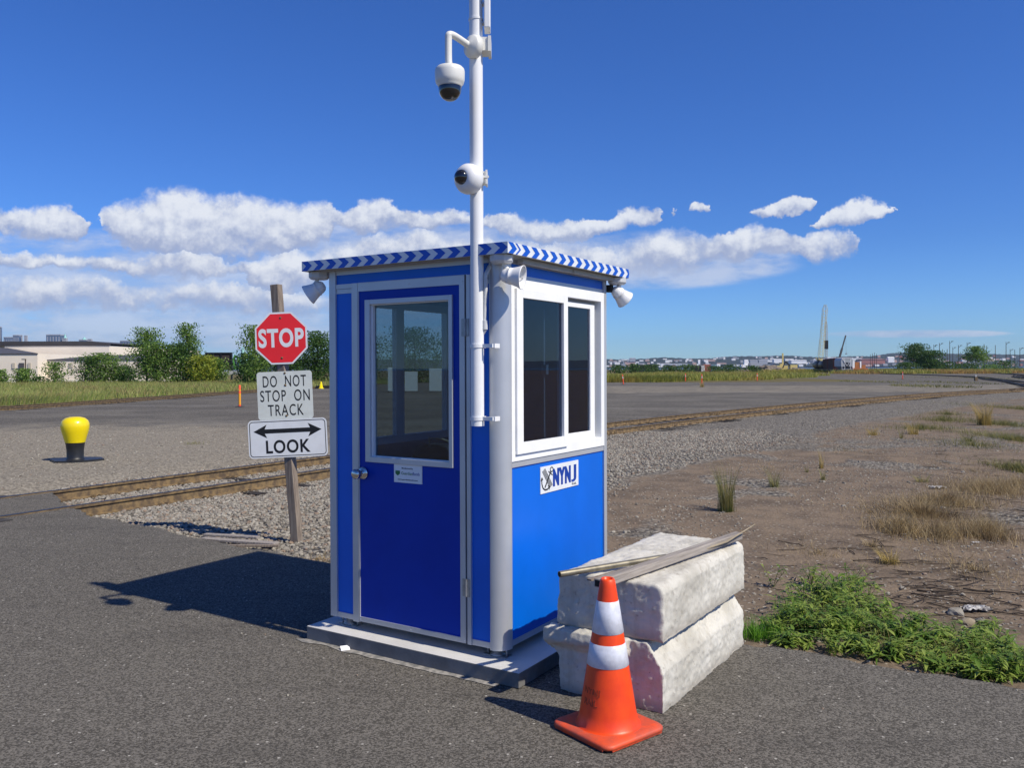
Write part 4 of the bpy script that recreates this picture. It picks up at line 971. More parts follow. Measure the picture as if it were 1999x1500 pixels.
# ------------------------------------------------------------------ DEBRIS
def debris_plate(name, pxs, z, th, mat, **kw):
    q = [G(x, y, z) for x, y in pxs]; MB().prism([(v.x, v.y) for v in q], 2, z, z+th).build(name, mat, **kw)
c = G(675, 1272, 0); pa2 = MB(); pa2.T = Matrix.Translation(c+Vector((0, 0, .004))) @ Matrix.Rotation(math.radians(22), 4, 'Z') @ Matrix.Rotation(math.radians(24), 4, 'X'); pa2.box(-.027, .027, 0, .042, 0, .0012); pa2.build('paper_scrap', 'paper', label='small white paper scrap on asphalt by the pad', cat='paper scrap')
for i, (x0, y0_, x1, y1_, wd, mname, lab) in enumerate(((395,1052,540,1062,.10,'wood_grey','broken grey plank lying in the stones near the sign post'),(400,1044,505,1050,.07,'wood_grey','thinner grey plank behind the broken plank'),(430,1066,545,1066,.04,'wood','narrow brown slat at the asphalt edge near the sign post'))):
    a = G(x0, y0_, -.02); b_ = G(x1, y1_, -.02); MB().beam(a, b_, wd, .022).build('plank', mname, bevel=.003, label=lab, cat='plank', group='old planks by the sign post')
for i, (x, y, s_, lab) in enumerate(((291,999,.035,'white crumpled litter under the near rail'),(1830,953,.11,'crumpled white plastic in the dry grass'),(1905,1190,.10,'pale plastic sheet scrap above the green weeds'),(1765,1046,.03,'little white rag at the edge of the dirt'),(1905,1062,.035,'white and blue litter under the dry grass'))):
    p_ = G(x, y, -.05); b = MB(); n_ = 12; vs = []; rr_ = random.Random(i)
    for u in range(n_):
        for v_ in range(n_):
            vs.append(((u/(n_-1)-.5)*2*s_, (v_/(n_-1)-.5)*s_, rr_.random()*s_*.28+.01))
    fs = [(u*n_+v_, (u+1)*n_+v_, (u+1)*n_+v_+1, u*n_+v_+1) for u in range(n_-1) for v_ in range(n_-1)]
    b.add(vs, fs); b.build('litter', M('grubby_plastic', (.48, .47, .46), .6, vscale=20, col2=(.25, .23, .21)), loc=(p_.x, p_.y, gz(p_.x, p_.y)), label=lab, cat='litter')
p_ = G(1362, 861, -.06); 
# twigs on the dirt (stuff)
tw = MB(); rr_ = random.Random(5)
def twig(x, y, L, a, r_):
    z = gz(x, y)+.006; n_ = 5; pts = []; ca = a
    for i in range(n_): pts.append((x, y, z+rr_.uniform(0, .012))); ca += rr_.uniform(-.25, .25); x += math.cos(ca)*L/n_; y += math.sin(ca)*L/n_
    tw.tube(pts, [r_, r_, r_*.9, r_*.7, r_*.4], 5)
for cx_, cy_, n_, spx, spy in ((1800,1110,34,150,60),(1900,1170,60,150,60),(1770,1170,26,130,30),(1620,1120,10,180,50),(1690,1060,12,80,30),(1900,1000,50,120,40),(1880,900,24,130,40),(1560,1065,6,60,20)):
    for i in range(n_):
        x, y = rr_.gauss(cx_, spx*.5), rr_.gauss(cy_, spy*.5)
        if x > 2050: continue
        q = G(x, y, -.05)
        if inpoly(np.array([q.x]), np.array([q.y]), edge)[0]: continue
        twig(q.x, q.y, rr_.uniform(.08, .45), rr_.gauss(-.25, .5)+(PI if rr_.random() < .5 else 0), rr_.uniform(.0018, .005))
q = G(1665, 1093, -.05); twig(q.x, q.y, .75, -.25, .006); q = G(1790, 1153, -.05); twig(q.x, q.y, .4, -.5, .008); q = G(1880, 1150, -.05); twig(q.x, q.y, .6, -.15, .007); q = G(1700, 1097, -.05); twig(q.x, q.y, 1.1, .0, .004)
tw.build('dead_twigs', 'stick', kind='stuff', label='dark dead twigs scattered over the brown dirt', cat='twigs')

# ------------------------------------------------------------------ VEGETATION
def blades(pos, h, w, lean=.35, seed=0, seg=3, clump=None):
    """curved tapering grass blades; returns V,F (quads, last ring narrow)"""
    rr = np.random.RandomState(seed); n = len(pos); a = rr.uniform(0, 2*PI, n) if clump is None else clump+rr.normal(0, .7, n)
    ln_ = np.abs(rr.normal(lean, lean*.5, n)); hh = h*(.22+.88*rr.uniform(0, 1, n)**1.4); wa = rr.uniform(0, PI, n)
    V = np.zeros((n, (seg+1)*2, 3))
    for i in range(seg+1):
        t = i/seg; cxp = np.cos(a)*ln_*hh*t**1.8; cyp = np.sin(a)*ln_*hh*t**1.8; cz = hh*t*(1-.25*ln_*t)
        ww = w*(1-t*.92)/2
        for k, s_ in enumerate((-1, 1)):
            V[:, i*2+k, 0] = pos[:, 0]+cxp+np.cos(wa)*ww*s_; V[:, i*2+k, 1] = pos[:, 1]+cyp+np.sin(wa)*ww*s_; V[:, i*2+k, 2] = pos[:, 2]+cz
    F = np.array([(i*2, i*2+1, i*2+3, i*2+2) for i in range(seg)])
    F = (F[None]+np.arange(n)[:, None, None]*((seg+1)*2)).reshape(-1, 4)
    return V.reshape(-1, 3), F
def merge(parts):
    Vs, Fs, o = [], [], 0
    for V, F in parts: Vs.append(V); Fs.append(F+o); o += len(V)
    return np.concatenate(Vs), np.concatenate(Fs)
def tuft(x, y, hpx, n, wpx, mat, label, dry=False, cat='grass tuft', lean=.25, seed=1, group='grass tufts on the dirt'):
    p_ = G(x, y, -.055); k = p_.y/FPX; h_ = hpx*k; sp = wpx*k/2; rr = np.random.RandomState(seed)
    pos = np.stack([rr.normal(0, sp*.24, n), rr.normal(0, sp*.24, n), np.zeros(n)-.01], -1)
    a = np.arctan2(pos[:, 1], pos[:, 0])
    parts = [blades(pos, np.full(n, h_*1.22), .003+.0022*p_.y/10, lean*1.5, seed, 4, a)]
    V, F = parts[0]
    return npmesh('grass_tuft', V, F, mat, loc=(p_.x, p_.y, gz(p_.x, p_.y)), label=label, cat=cat, group=group)
tuft(1418, 998, 82, 420, 52, 'tuft', 'tallest green and straw grass tuft standing alone behind the concrete blocks', seed=1, lean=.22)
tuft(1512, 949, 40, 130, 34, 'tuft', 'small green tuft between the tall tuft and the thin stalk', seed=2, lean=.4)
tuft(1604, 915, 36, 60, 16, 'tuft_gold', 'thin golden upright stalk tuft on the gravel', seed=3, lean=.12)
tuft(1607, 938, 22, 50, 18, 'tuft', 'low green tuft just below the golden stalk', seed=4)
tuft(1922, 830, 44, 500, 44, 'tuft_gold', 'broad golden grass clump near the right edge', seed=5, lean=.35)
tuft(1704, 850, 20, 160, 40, 'tuft_gold', 'short straw clump at the edge of the ballast', seed=6, lean=.5)
tuft(1783, 848, 26, 160, 36, 'tuft_gold', 'pale straw clump farther right on the ballast edge', seed=7, lean=.4)
tuft(1737, 1098, 32, 260, 60, 'tuft_gold', 'round dry clump above the green weeds', seed=8, lean=.6)
tuft(1700, 1066, 22, 110, 50, 'dry', 'flattened brown clump up left of the round dry clump', seed=9, lean=.9)
tuft(1760, 856, 18, 60, 14, 'tuft', 'dark little tuft left of the pale straw clump', seed=12)
tuft(1890, 862, 22, 120, 40, 'tuft', 'small green tuft below the broad golden clump', seed=13, lean=.7)
tuft(1575, 922, 16, 40, 14, 'tuft', 'faint green sprig left of the golden stalk', seed=14)
tuft(1800, 940, 18, 120, 50, 'tuft', 'low grey green tuft beside the crumpled plastic', seed=15, lean=.7)
tuft(1370, 756, 14, 120, 14, 'tuft_gold', 'yellow tuft around the foot of the far orange post', seed=16)
def patch(name, regions, n, h, w, mat, label, cat, lean=.4, seed=0, zf=None, seg=2):
    soft = zf is None
    """regions: list of (x,y,rx,ry,weight) in world metres"""
    rr = np.random.RandomState(seed); ws = np.array([q_[4] for q_ in regions], float); ws /= ws.sum(); ps = []
    for q_, wq in zip(regions, ws):
        m_ = int(n*wq); a = rr.uniform(0, 2*PI, m_); rad = np.abs(rr.normal(0, .62, m_)) if soft else np.sqrt(rr.uniform(0, 1, m_)); x = q_[0]+q_[2]*rad*np.cos(a); y = q_[1]+q_[3]*rad*np.sin(a); ps.append(np.stack([x, y], -1))
    ps = np.concatenate(ps); ps = ps[~inpoly(ps[:, 0], ps[:, 1], edge)]
    z = gheight(ps[:, 0], ps[:, 1]) if zf is None else np.full(len(ps), zf)
    V, F = blades(np.c_[ps, z-.01], np.full(len(ps), h), w, lean, seed, seg)
    return npmesh(name, V, F, mat, kind='stuff', label=label, cat=cat)
def rg(px, py, rxp, ryp, wgt):
    p_ = G(px, py, -.06); k = p_.y/FPX; d1_ = G(px, py-ryp, -.06).y-p_.y; return (p_.x, p_.y, rxp*k, max(d1_, .1), wgt)
patch('dry_grass', [rg(1800,1005,70,22,5),rg(1760,1040,50,18,4),rg(1850,985,80,12,5),rg(1930,960,90,14,6),rg(1840,1050,40,12,2),rg(1910,1050,30,14,2),rg(1990,950,60,14,3),rg(1935,1045,30,16,2)], 16000, .22, .005, 'dry', 'brown dry grass patch on the dirt at right', 'dry grass', .55, 21, seg=3)
patch('dry_grass', [rg(1985,860,40,22,4),rg(1960,830,45,16,4),rg(1995,800,40,12,4),rg(1900,870,60,10,1),rg(1850,810,30,3,1),rg(1800,838,70,4,2),rg(1840,822,50,4,2),rg(1990,920,30,14,2)], 12000, .22, .008, 'tuft', 'mixed straw and green grass at the right edge', 'dry grass', .55, 22, seg=3)
patch('meadow_grass', [(-30,45,7.5,9,3),(-34,60,12.5,16,5),(-30,78,11.5,14,6),(-40,95,25,20,7),(-24,100,12,12,5),(-48,75,20,22,4),(-20,112,12,10,3)], 110000, .62, .055, 'meadow', 'green and straw meadow in front of the warehouse', 'meadow', .4, 23, -.08)
patch('meadow_grass', [(14,112,9,12,4),(25,128,14,18,4),(38,155,16,25,4),(48,190,20,35,3),(10,118,9,14,3),(8,140,14,24,2)], 70000, 1.0, .11, 'meadow_far', 'orange tinged green grass strip right of the booth across the lot', 'meadow', .4, 24, -.08)
patch('meadow_grass', [(120,300,35,40,3),(160,330,45,50,4),(210,360,50,60,3),(96,215,14,14,1),(110,215,16,14,1.5),(128,222,18,12,1.5)], 50000, 1.3, .2, 'meadow_far', 'yellow green grass before the far trees at right', 'meadow', .4, 25, -.08)
patch('sparse_grass', [rg(1820,755,60,3,2),rg(1860,748,40,3,1),rg(1960,740,50,5,2),rg(350,765,60,3,2),rg(470,760,60,5,3),rg(590,757,40,3,1),rg(1700,716+30,50,2,1)], 6000, .3, .05, 'tuft', 'sparse weeds along the far sidings', 'weeds', .5, 26, -.08)

patch('dry_sprigs', [rg(1500,920,180,40,3), rg(1650,880,160,30,4), rg(1800,860,150,40,6), rg(1900,920,130,50,6), rg(1700,1000,200,60,4), rg(1900,1110,120,50,4), rg(1600,1080,120,40,2), rg(1950,780,60,20,4), rg(1850,800,120,15,3)], 9000, .10, .005, 'dry', 'thin dry sprigs scattered over the dirt at right', 'dry grass', .8, 41, seg=3)
# near weeds: leafy plants with lance shaped leaves
def leaf_strip(base, d, up_, L, w):
    s_ = d.cross(up_).normalized(); vs = []
    for t, ww in ((0, .12), (.3, .9), (.6, .85), (1, .03)):
        c = base + d*(L*t) - up_*(L*.32*t*t)
        vs += [c - s_*(w*ww/2) + up_*(w*.12*ww), c, c + s_*(w*ww/2) + up_*(w*.12*ww)]
    return vs
LF = [(0,1,4,3),(1,2,5,4),(3,4,7,6),(4,5,8,7),(6,7,10,9),(7,8,11,10)]
def weed_field():
    rr = random.Random(11); V = []; F = []
    st = MB()
    def plant(x, y, h, nl, spread):
        z = gz(x, y); sc_ = rr.choice((.6, .8, 1.0, 1.25))
        for s_ in range(rr.randint(2, 4)):
            a = rr.uniform(0, 2*PI); le = rr.uniform(.15, spread); tip = Vector((x+math.cos(a)*le*h, y+math.sin(a)*le*h, z+h*rr.uniform(.7, 1.05)))
            b0 = Vector((x, y, z-.01)); st.tube([b0, b0.lerp(tip, .5)+Vector((0, 0, h*.08)), tip], [.0025, .002, .001], 4, cap=False)
            for k in range(nl):
                t = rr.uniform(.12, 1) ** .8; c = b0.lerp(tip, t)+Vector((0, 0, h*.16*t*(1-t)*2)); aa = rr.uniform(0, 2*PI); el = rr.uniform(-.1, .7)
                d = Vector((math.cos(aa)*math.cos(el), math.sin(aa)*math.cos(el), math.sin(el))); u = Vector((0, 0, 1)); u = (u-d*u.dot(d)).normalized()
                n0 = len(V); V.extend(leaf_strip(c, d, u, rr.uniform(.03, .09)*sc_, rr.uniform(.007, .022)*sc_)); F.extend([tuple(i+n0 for i in f) for f in LF])
    # (px, py, plants, spread px, height)
    for px, py, n, sx_, sy_, h in ((1600,1175,80,75,20,.15),(1555,1215,55,60,14,.13),(1660,1215,65,60,18,.15),(1500,1235,40,40,10,.11),(1735,1240,60,70,12,.13),(1830,1265,55,60,12,.11),(1620,1240,60,70,10,.12),(1930,1285,60,50,16,.12),(1985,1310,40,30,12,.13),(1610,1150,24,45,7,.17),(1880,1235,22,50,10,.07),(1700,1185,14,20,9,.13),
                                   (1560,1260,34,60,5,.08),(1660,1275,44,70,6,.10),(1760,1290,44,70,6,.10),(1860,1312,44,60,6,.10),(1950,1330,40,50,6,.11)):
        for i in range(int(n*.5)):
            q = G(rr.gauss(px, sx_*.6), rr.gauss(py, sy_*.6), -.06)
            if inpoly(np.array([q.x-.02]), np.array([q.y-.03]), edge)[0]: continue
            if q.x < 1.42+(q.y-5.2)*.66-.0 and q.y < 6.5: continue
            plant(q.x, q.y, h*rr.uniform(.35, 1.3), rr.randint(6, 11), .8)
    o = npmesh('weeds', np.array([tuple(v) for v in V]), np.array(F), 'weed', smooth=True, kind='stuff', label='low leafy green weeds along the asphalt edge at right', cat='weeds')
    st.build('weed_stems', 'weed', kind='stuff', label='thin stems of the green weeds at the asphalt edge', cat='weeds')
weed_field()
q = G(1478, 1250, -.05)
def near_tuft(px, py, n, h, sp, mat, label, seed):
    p_ = G(px, py, -.05); rr = np.random.RandomState(seed); pos = np.stack([rr.normal(0, sp, n), rr.normal(0, sp*.8, n), np.zeros(n)], -1)
    V, F = blades(pos, np.full(n, h), .005, .45, seed, 4); return npmesh('grass_tuft', V, F, mat, loc=(p_.x, p_.y, gz(p_.x, p_.y)), label=label, cat='grass tuft', group='fresh grass at the asphalt edge')
near_tuft(1483, 1243, 420, .16, .07, 'weed_b', 'bright green grass tuft at the right end of the concrete blocks', 31)
near_tuft(1925, 1320, 160, .15, .025, 'weed_b', 'vivid green spiky tuft at the asphalt edge far right', 32)
near_tuft(640, 1095, 160, .07, .10, 'dry', 'small straw tuft at the asphalt edge left of the booth', 33)
for i, (x, y) in enumerate(((1590,1205),(1660,1240),(1720,1265),(1780,1255),(1870,1290),(1545,1190),(1960,1322),(1630,1165))):
    near_tuft(x, y, 110, .17, .07, 'weed_b' if i % 2 else 'tuft', 'grass blades standing up among the leafy weeds', 60+i)
near_tuft(1820, 1290, 260, .10, .10, 'dry', 'bent dry blades mixed into the weeds at the asphalt edge', 34)
near_tuft(378, 866, 120, .12, .14, 'tuft', 'little green sprigs alone on the grey lot', 35)
# bigger rocks by the weeds
for i, (x, y, s_, lab) in enumerate(((1530,1255,.05,'flat grey rock at the asphalt edge under the weeds'),(1865,1195,.06,'dark rock by the pale plastic scrap'),(1890,1215,.05,'tan rock between weeds and plastic scrap'),(1765,1225,.04,'dark lump at the upper edge of the weeds'))):
    p_ = G(x, y, -.05); b = bmesh.new(); bmesh.ops.create_icosphere(b, subdivisions=3, radius=s_)
    for v in b.verts: n_ = noise.noise(v.co*18+Vector((i*5, 0, 0))); v.co *= 1+.35*n_; v.co.z *= .55
    me = bpy.data.meshes.new('rock'); b.to_mesh(me); b.free(); me.materials.append(mt['stone'] if i != 2 else mt['straw']); o = bpy.data.objects.new('rock', me); COL.objects.link(o); o.location = (p_.x, p_.y, gz(p_.x, p_.y)+.01); tag(o, lab, 'rock', 'rocks at the weed edge')

# trees
def tree(x, yb, ytop, wpx, Y, mat, label, cat='tree', n=1500, leaf=.27, seed=0, lean=0.0, low=.08, group=None, name='tree', zb=-.1, shape=1.0):
    """x, ybase/ytop in photo pixels give azimuth and height; Y the distance"""
    rr = random.Random(seed); top = P(x, ytop, Y); k = Y/FPX; R = wpx*k/2; X = top.x; h = top.z-zb
    t = empty(name, (X, Y, zb), label=label, cat=cat, group=group)
    tr = MB(); tips = []
    tr.tube([(0, 0, -.2), (lean*h*.2, 0, h*.35), (lean*h*.6, 0, h*.7), (lean*h, 0, h*.95)], [h*.018, h*.013, h*.008, h*.002], 7)
    nb = 18
    for i in range(nb):
        f = low+.05+(.9-low)*(i/nb); a = i*2.4+rr.uniform(-.4, .4); env = R*(math.sin(PI*min(1, max(.06, (f*.80+.18)**shape)))**.7)*rr.uniform(.75, 1.2)
        p0 = Vector((lean*h*f*f, 0, h*f*.85)); p1 = Vector((p0.x+math.cos(a)*env, math.sin(a)*env, h*min(.98, f+rr.uniform(.06, .16))))
        tr.tube([p0, p0.lerp(p1, .5)+Vector((0, 0, .05*h)), p1], [h*.006, h*.004, h*.0015], 5); tips.append((p0, p1, env))
    tips.append((Vector((lean*h*.7, 0, h*.75)), Vector((lean*h, 0, h*.99)), R*.3))
    tr.build('trunk', 'trunk', t)
    rs = np.random.RandomState(seed+100); C_ = []
    n = int(n*1.5); per = n//len(tips)
    for p0, p1, env in tips:
        sub = max(5, per//22)
        for s_ in range(sub):
            f = rr.uniform(.25, 1.05); c = p0.lerp(p1, f)+Vector((rr.gauss(0, env*.22), rr.gauss(0, env*.22), rr.gauss(0, h*.035)))
            m_ = max(4, per//sub); q = rs.normal(0, 1, (m_, 3))*np.array([R*.13+leaf*.8, R*.13+leaf*.8, h*.028+leaf*.5])+np.array(c); C_.append(q)
    C_ = np.concatenate(C_); C_ = C_[(C_[:, 2] > .02*h) & (C_[:, 2] < h*1.02)]; m_ = len(C_)
    u = rs.normal(0, 1, (m_, 3)); u /= np.linalg.norm(u, axis=1)[:, None]; v = rs.normal(0, 1, (m_, 3)); v -= (v*u).sum(1)[:, None]*u; v /= np.linalg.norm(v, axis=1)[:, None]
    sz = leaf*rs.uniform(.5, 1.1, m_)[:, None]
    V = np.stack([C_-u*sz*.5, C_+v*sz*.32, C_+u*sz*.5, C_-v*sz*.32], 1).reshape(-1, 3); F = np.arange(m_*4).reshape(-1, 4)
    npmesh('crown', V, F, mat, parent=t)
    return t
GR = 'saplings at the meadow edge'
tree(286, 750, 640, 58, 100, 'leaf', 'tall leafy sapling at the left of the big clump', seed=1, n=3200, group=GR)
tree(308, 750, 668, 60, 98, 'leaf', 'bushy lower sapling in front of the left of the clump', seed=2, n=3000, group=GR, low=.0)
tree(372, 745, 632, 44, 102, 'leaf', 'tallest leaning sapling with the wispy top', seed=3, n=3000, lean=-.08, group=GR)
tree(352, 745, 672, 72, 100, 'leaf_d', 'wide dark green sapling under the leaning one', seed=4, n=3800, low=.0, group=GR)
tree(396, 745, 694, 44, 99, 'leaf_y', 'yellowing bush at the right end of the clump', seed=5, n=2600, low=.0, group=GR, cat='bush')
tree(424, 745, 700, 40, 101, 'leaf', 'green shrub before the dark screen', seed=55, n=1400, low=.0, group=GR, cat='bush')
tree(205, 748, 690, 76, 104, 'leaf', 'round sapling before the right end of the warehouse', seed=6, n=2600, low=.0, group=GR)
tree(175, 748, 697, 46, 103, 'leaf_d', 'narrow darker sapling left of the round one', seed=7, n=1500, low=.0, group=GR)
tree(108, 748, 707, 36, 102, 'leaf', 'small open sapling in front of the pale wall', seed=8, n=900, low=.0, group=GR)
tree(46, 750, 720, 38, 101, 'leaf', 'low round bush below the lamp post', seed=9, n=1100, low=.0, group=GR, cat='bush')
tree(0, 750, 722, 28, 101, 'leaf', 'bush cut by the left frame edge', seed=10, n=700, low=.0, group=GR, cat='bush')
tree(75, 750, 735, 22, 101, 'leaf_d', 'tiny bush right of the low round bush', seed=56, n=300, low=.0, group=GR, cat='bush')
tree(245, 748, 716, 60, 106, 'leaf_d', 'dark low bush at the warehouse corner', seed=11, n=1600, low=.0, group=GR, cat='bush')
tree(498, 745, 636, 58, 88, 'leaf', 'leafy sapling partly behind the stop sign', seed=12, n=3000, low=.02, group=GR)
tree(478, 745, 690, 40, 90, 'leaf', 'small sapling left of the stop sign', seed=57, n=1200, low=.0, group=GR)
tree(560, 745, 655, 90, 96, 'leaf_d', 'dense dark tree behind the stop sign', seed=13, n=5000, leaf=.26, low=.0, group=GR)
tree(620, 745, 648, 90, 98, 'leaf_d', 'dense dark tree between the stop sign and the booth', seed=14, n=5500, leaf=.26, low=.0, group=GR)
tree(700, 745, 655, 110, 100, 'leaf_d', 'dark tree seen only through the booth door glass', seed=15, n=3500, leaf=.28, low=.0, group=GR)
tree(810, 745, 640, 130, 104, 'leaf_d', 'broad dark tree seen through the booth glass', seed=16, n=4500, leaf=.28, low=.0, group=GR)
GF = 'far trees at the right'
tree(1788, 722, 671, 52, 262, 'leaf_d', 'tall dark spreading tree among the far poles', seed=17, n=2600, leaf=.55, group=GF, low=.2)
tree(1815, 722, 685, 44, 258, 'leaf_d', 'round dark green bush tree right of the spreading tree', seed=18, n=2400, leaf=.55, low=.0, group=GF)
tree(1770, 722, 708, 40, 256, 'leaf_d', 'low bush under the spreading tree', seed=19, n=900, leaf=.5, low=.0, group=GF, cat='bush')
tree(1905, 722, 677, 44, 275, 'leaf', 'round green tree standing alone among the poles', seed=20, n=2000, leaf=.55, low=.3, group=GF)
tree(1850, 722, 706, 50, 262, 'leaf_d', 'low dark scrub right of the far trees', seed=21, n=900, leaf=.5, low=.0, group=GF, cat='bush')
tree(1960, 722, 704, 50, 280, 'leaf_d', 'low dark scrub near the right edge', seed=22, n=900, leaf=.5, low=.0, group=GF, cat='bush')
tree(1890, 722, 710, 60, 265, 'leaf_d', 'thin scrub under the lone green tree', seed=23, n=900, leaf=.5, low=.0, group=GF, cat='bush')
tree(1935, 724, 712, 40, 240, 'leaf', 'small light scrub before the last poles', seed=24, n=500, leaf=.5, low=.0, group=GF, cat='bush')
for i, (x, yt, w_) in enumerate(((1205, 713, 30), (1235, 711, 34), (1270, 712, 46), (1340, 712, 40), (1310, 714, 30), (1425, 712, 40), (1470, 714, 30), (1395, 715, 30))):
    tree(x, 722, yt, w_, 240+i*5, 'leaf_d', 'low scrub line behind the grass strip right of the booth', seed=60+i, n=420, leaf=.6, low=.0, group='scrub behind the grass strip', cat='bush', name='bush')

# ------------------------------------------------------------------ WAREHOUSE and lot things at left
def pbox(b, x0, x1, ytop, ybot, Y, depth, mi=None, zb=None):
    a = P(x0, ytop, Y); c = P(x1, ybot, Y); b.box(a.x, c.x, Y, Y+depth, (c.z if zb is None else zb), a.z, mi); return b
wh = empty('warehouse', (-78, 118, 0), label='long low beige warehouse with dark roofs behind the meadow', cat='warehouse')
o3 = Vector((-78, 118, 0))
def whb(fn, name, mats, parent=wh):
    b = MB(); b.T = Matrix.Translation(-o3); fn(b); return b.build(name, mats, parent)
def xz(x, y, Y): q_ = P(x, y, Y); return q_.x, q_.z
def f(b):
    a = xz(-260, 692, 118); c = xz(73, 692, 118); b.box(a[0], c[0], 118, 134, -.5, a[1])
    a = xz(73, 704, 120.5); c = xz(330, 704, 120.5); b.box(a[0], c[0], 120.5, 134, -.5, a[1]-.02)
    a = xz(9, 674, 136); c = xz(213, 674, 136); b.box(a[0], c[0], 136, 175, -.5, a[1]-.15)
    a = xz(-260, 680, 137); c = xz(9, 680, 137); b.box(a[0], c[0], 137, 175, -.5, a[1]+.9)
wall = whb(f, 'wall', 'wall_beige')
def f(b):
    a = xz(-260, 733, 118); c = xz(73, 733, 118); b.box(a[0], c[0]-.02, 117.93, 117.99, -.5, a[1]-.6)
    a = xz(73, 733, 120.5); c = xz(330, 733, 120.5); b.box(a[0]+.05, c[0], 120.43, 120.49, -.5, a[1]-.6)
whb(f, 'base_band', 'wall_low')
def f(b):
    x0 = xz(-260, 692, 118)[0]; x1 = xz(75, 692, 118)[0]; z0 = xz(73, 692, 118)[1]; zr = xz(0, 681, 128)[1]
    b.add([(x0, 117.9, z0), (x1, 117.9, z0), (x1-1.2, 118.5, z0+.1), (x0, 134.5, zr+.3), (xz(10, 680, 134)[0], 134.5, zr+.3), (x0, 117.9, z0+.14), (x1, 117.9, z0+.14)], [(0, 1, 6, 5), (5, 6, 4, 3)])
    x0 = xz(73, 704, 120)[0]+.05; x1 = xz(330, 704, 120)[0]; z0 = xz(200, 704, 120.5)[1]
    b.add([(x0, 120.4, z0), (x1, 120.4, z0), (x1, 120.4, z0+.14), (x0, 120.4, z0+.14), (x0, 135.8, z0+1.02), (x1, 135.8, z0+1.02)], [(0, 1, 2, 3), (3, 2, 5, 4)])
whb(f, 'roof', 'roof_mid')
def f(b):
    xa = xz(-260, 668, 135.5)[0]; xb = xz(176, 668, 135.5)[0]; xc = xz(213.5, 674, 135.5)[0]; zt_ = xz(0, 667, 135.5)[1]; z2 = xz(213, 673.5, 135.5)[1]; zz = xz(0, 674, 135.5)[1]-.1
    b.add([(xa, 135.9, zz), (xc, 135.9, zz-.05), (xc, 135.9, z2+.15), (xb, 135.9, zt_), (xa, 135.9, zt_+.05), (xa, 176, zt_+.1), (xb, 176, zt_+.1), (xc, 176, z2+.2)], [(0, 1, 2, 3, 4), (4, 3, 6, 5), (3, 2, 7, 6)])
whb(f, 'roof', 'roof_dark')
def f(b):
    a = xz(37, 709, 117.9); c = xz(47, 719, 117.9); b.box(a[0], c[0], 117.85, 117.96, c[1], a[1])
whb(f, 'vent_grille', 'roof_mid')
def f(b):
    for x0, x1 in ((23, 29), (54, 60)):
        a = xz(x0, 709, 117.9); c = xz(x1, 720, 117.9); b.box(a[0], c[0], 117.9, 117.97, c[1], a[1])
    for x0, x1 in ((80, 87), (134, 142), (238, 246)):
        a = xz(x0, 709, 120.4); c = xz(x1, 718, 120.4); b.box(a[0], c[0], 120.4, 120.47, c[1], a[1])
whb(f, 'wall_panels', M('stained_cladding', (.52, .47, .39), .75))
q_ = P(50, 746, 110); lpst = empty('lamp_post', (q_.x, 110, -.1), label='thin dark lamp post before the warehouse wall', cat='lamp post')
zt_ = P(50, 701, 110).z+.1; MB().tube([(0, 0, 0), (0, 0, zt_)], [.09, .07], 8).build('pole', 'trunk', lpst); MB().box(-.45, .05, -.12, .12, zt_-.12, zt_).build('lamp_head', 'roof_dark', lpst)
# dark framed screen on stilts
q_ = P(425, 745, 112); scn = empty('framed_screen', (q_.x, 112, -.1), label='large dark two bay mesh screen above the bushes', cat='screen')
def bx_(b, x0, x1, y0, y1, Y, d): a = P(x0, y0, Y)-Vector((q_.x, 112, -.1)); c = P(x1, y1, Y)-Vector((q_.x, 112, -.1)); b.box(a.x, c.x, Y-112, Y-112+d, c.z, a.z); return b
b = MB(); bx_(b, 400, 453, 688.5, 690.5, 112, .3); bx_(b, 400, 403, 690.5, 745, 112, .3); bx_(b, 430, 433, 690.5, 745, 112, .3); bx_(b, 450, 453, 690.5, 745, 112, .3); bx_(b, 403, 450, 706, 708, 112, .25); bx_(b, 403, 450, 721, 723, 112, .25); b.build('frame', 'blackmetal', scn)
b = MB(); bx_(b, 403, 430, 690.5, 706, 112.12, .05); bx_(b, 433, 450, 690.5, 706, 112.12, .05); bx_(b, 403, 430, 708, 721, 112.12, .05); bx_(b, 433, 450, 708, 721, 112.12, .05); b.build('mesh_panel', M('brown_mesh', (.06, .045, .04), .8, var=.2), scn)
q2_ = P(459, 722, 115); gr_ = MB(); gr_.tube([(0, 0, 0), (-.3, 0, 1.2), (0, 0, 1.9), (.35, 0, 1.7), (.9, 0, .2), (1.0, 0, -.6)], .17, 8); gr_.build('green_hose_reel', M('green_plastic', (.08, .28, .05), .5), loc=(q2_.x, 115, q2_.z), label='bright green looped boom right of the dark screen', cat='boom')
q2_ = P(455, 728, 108); MB().box(-2.2, 3.5, 0, .2, -.25, .25).build('guard_rail', 'hopper', loc=(q2_.x, 108, q2_.z), label='pale rail low behind the meadow left of the stop sign', cat='rail')
q2_ = P(474, 712, 900); MB().lathe([(5, 0), (4.5, 8), (2.6, 9), (1.8, 14), (1.0, 18), (0, 20)], 8).build('distant_monument', M('verdigris', (.30, .55, .50), .7), loc=(q2_.x, 900, q2_.z), label='slim turquoise spire far off, left of the stop sign', cat='monument')
q2_ = P(252, 700, 150); MB().lathe([(2.2, 0), (1.6, .7), (.5, 1.8), (0, 2.0)], 4, smooth=False).build('tent', M('orange_canvas', (.75, .14, .06), .7), loc=(q2_.x-.5, 150, q2_.z), label='small red orange tent peak above the warehouse roof', cat='tent')
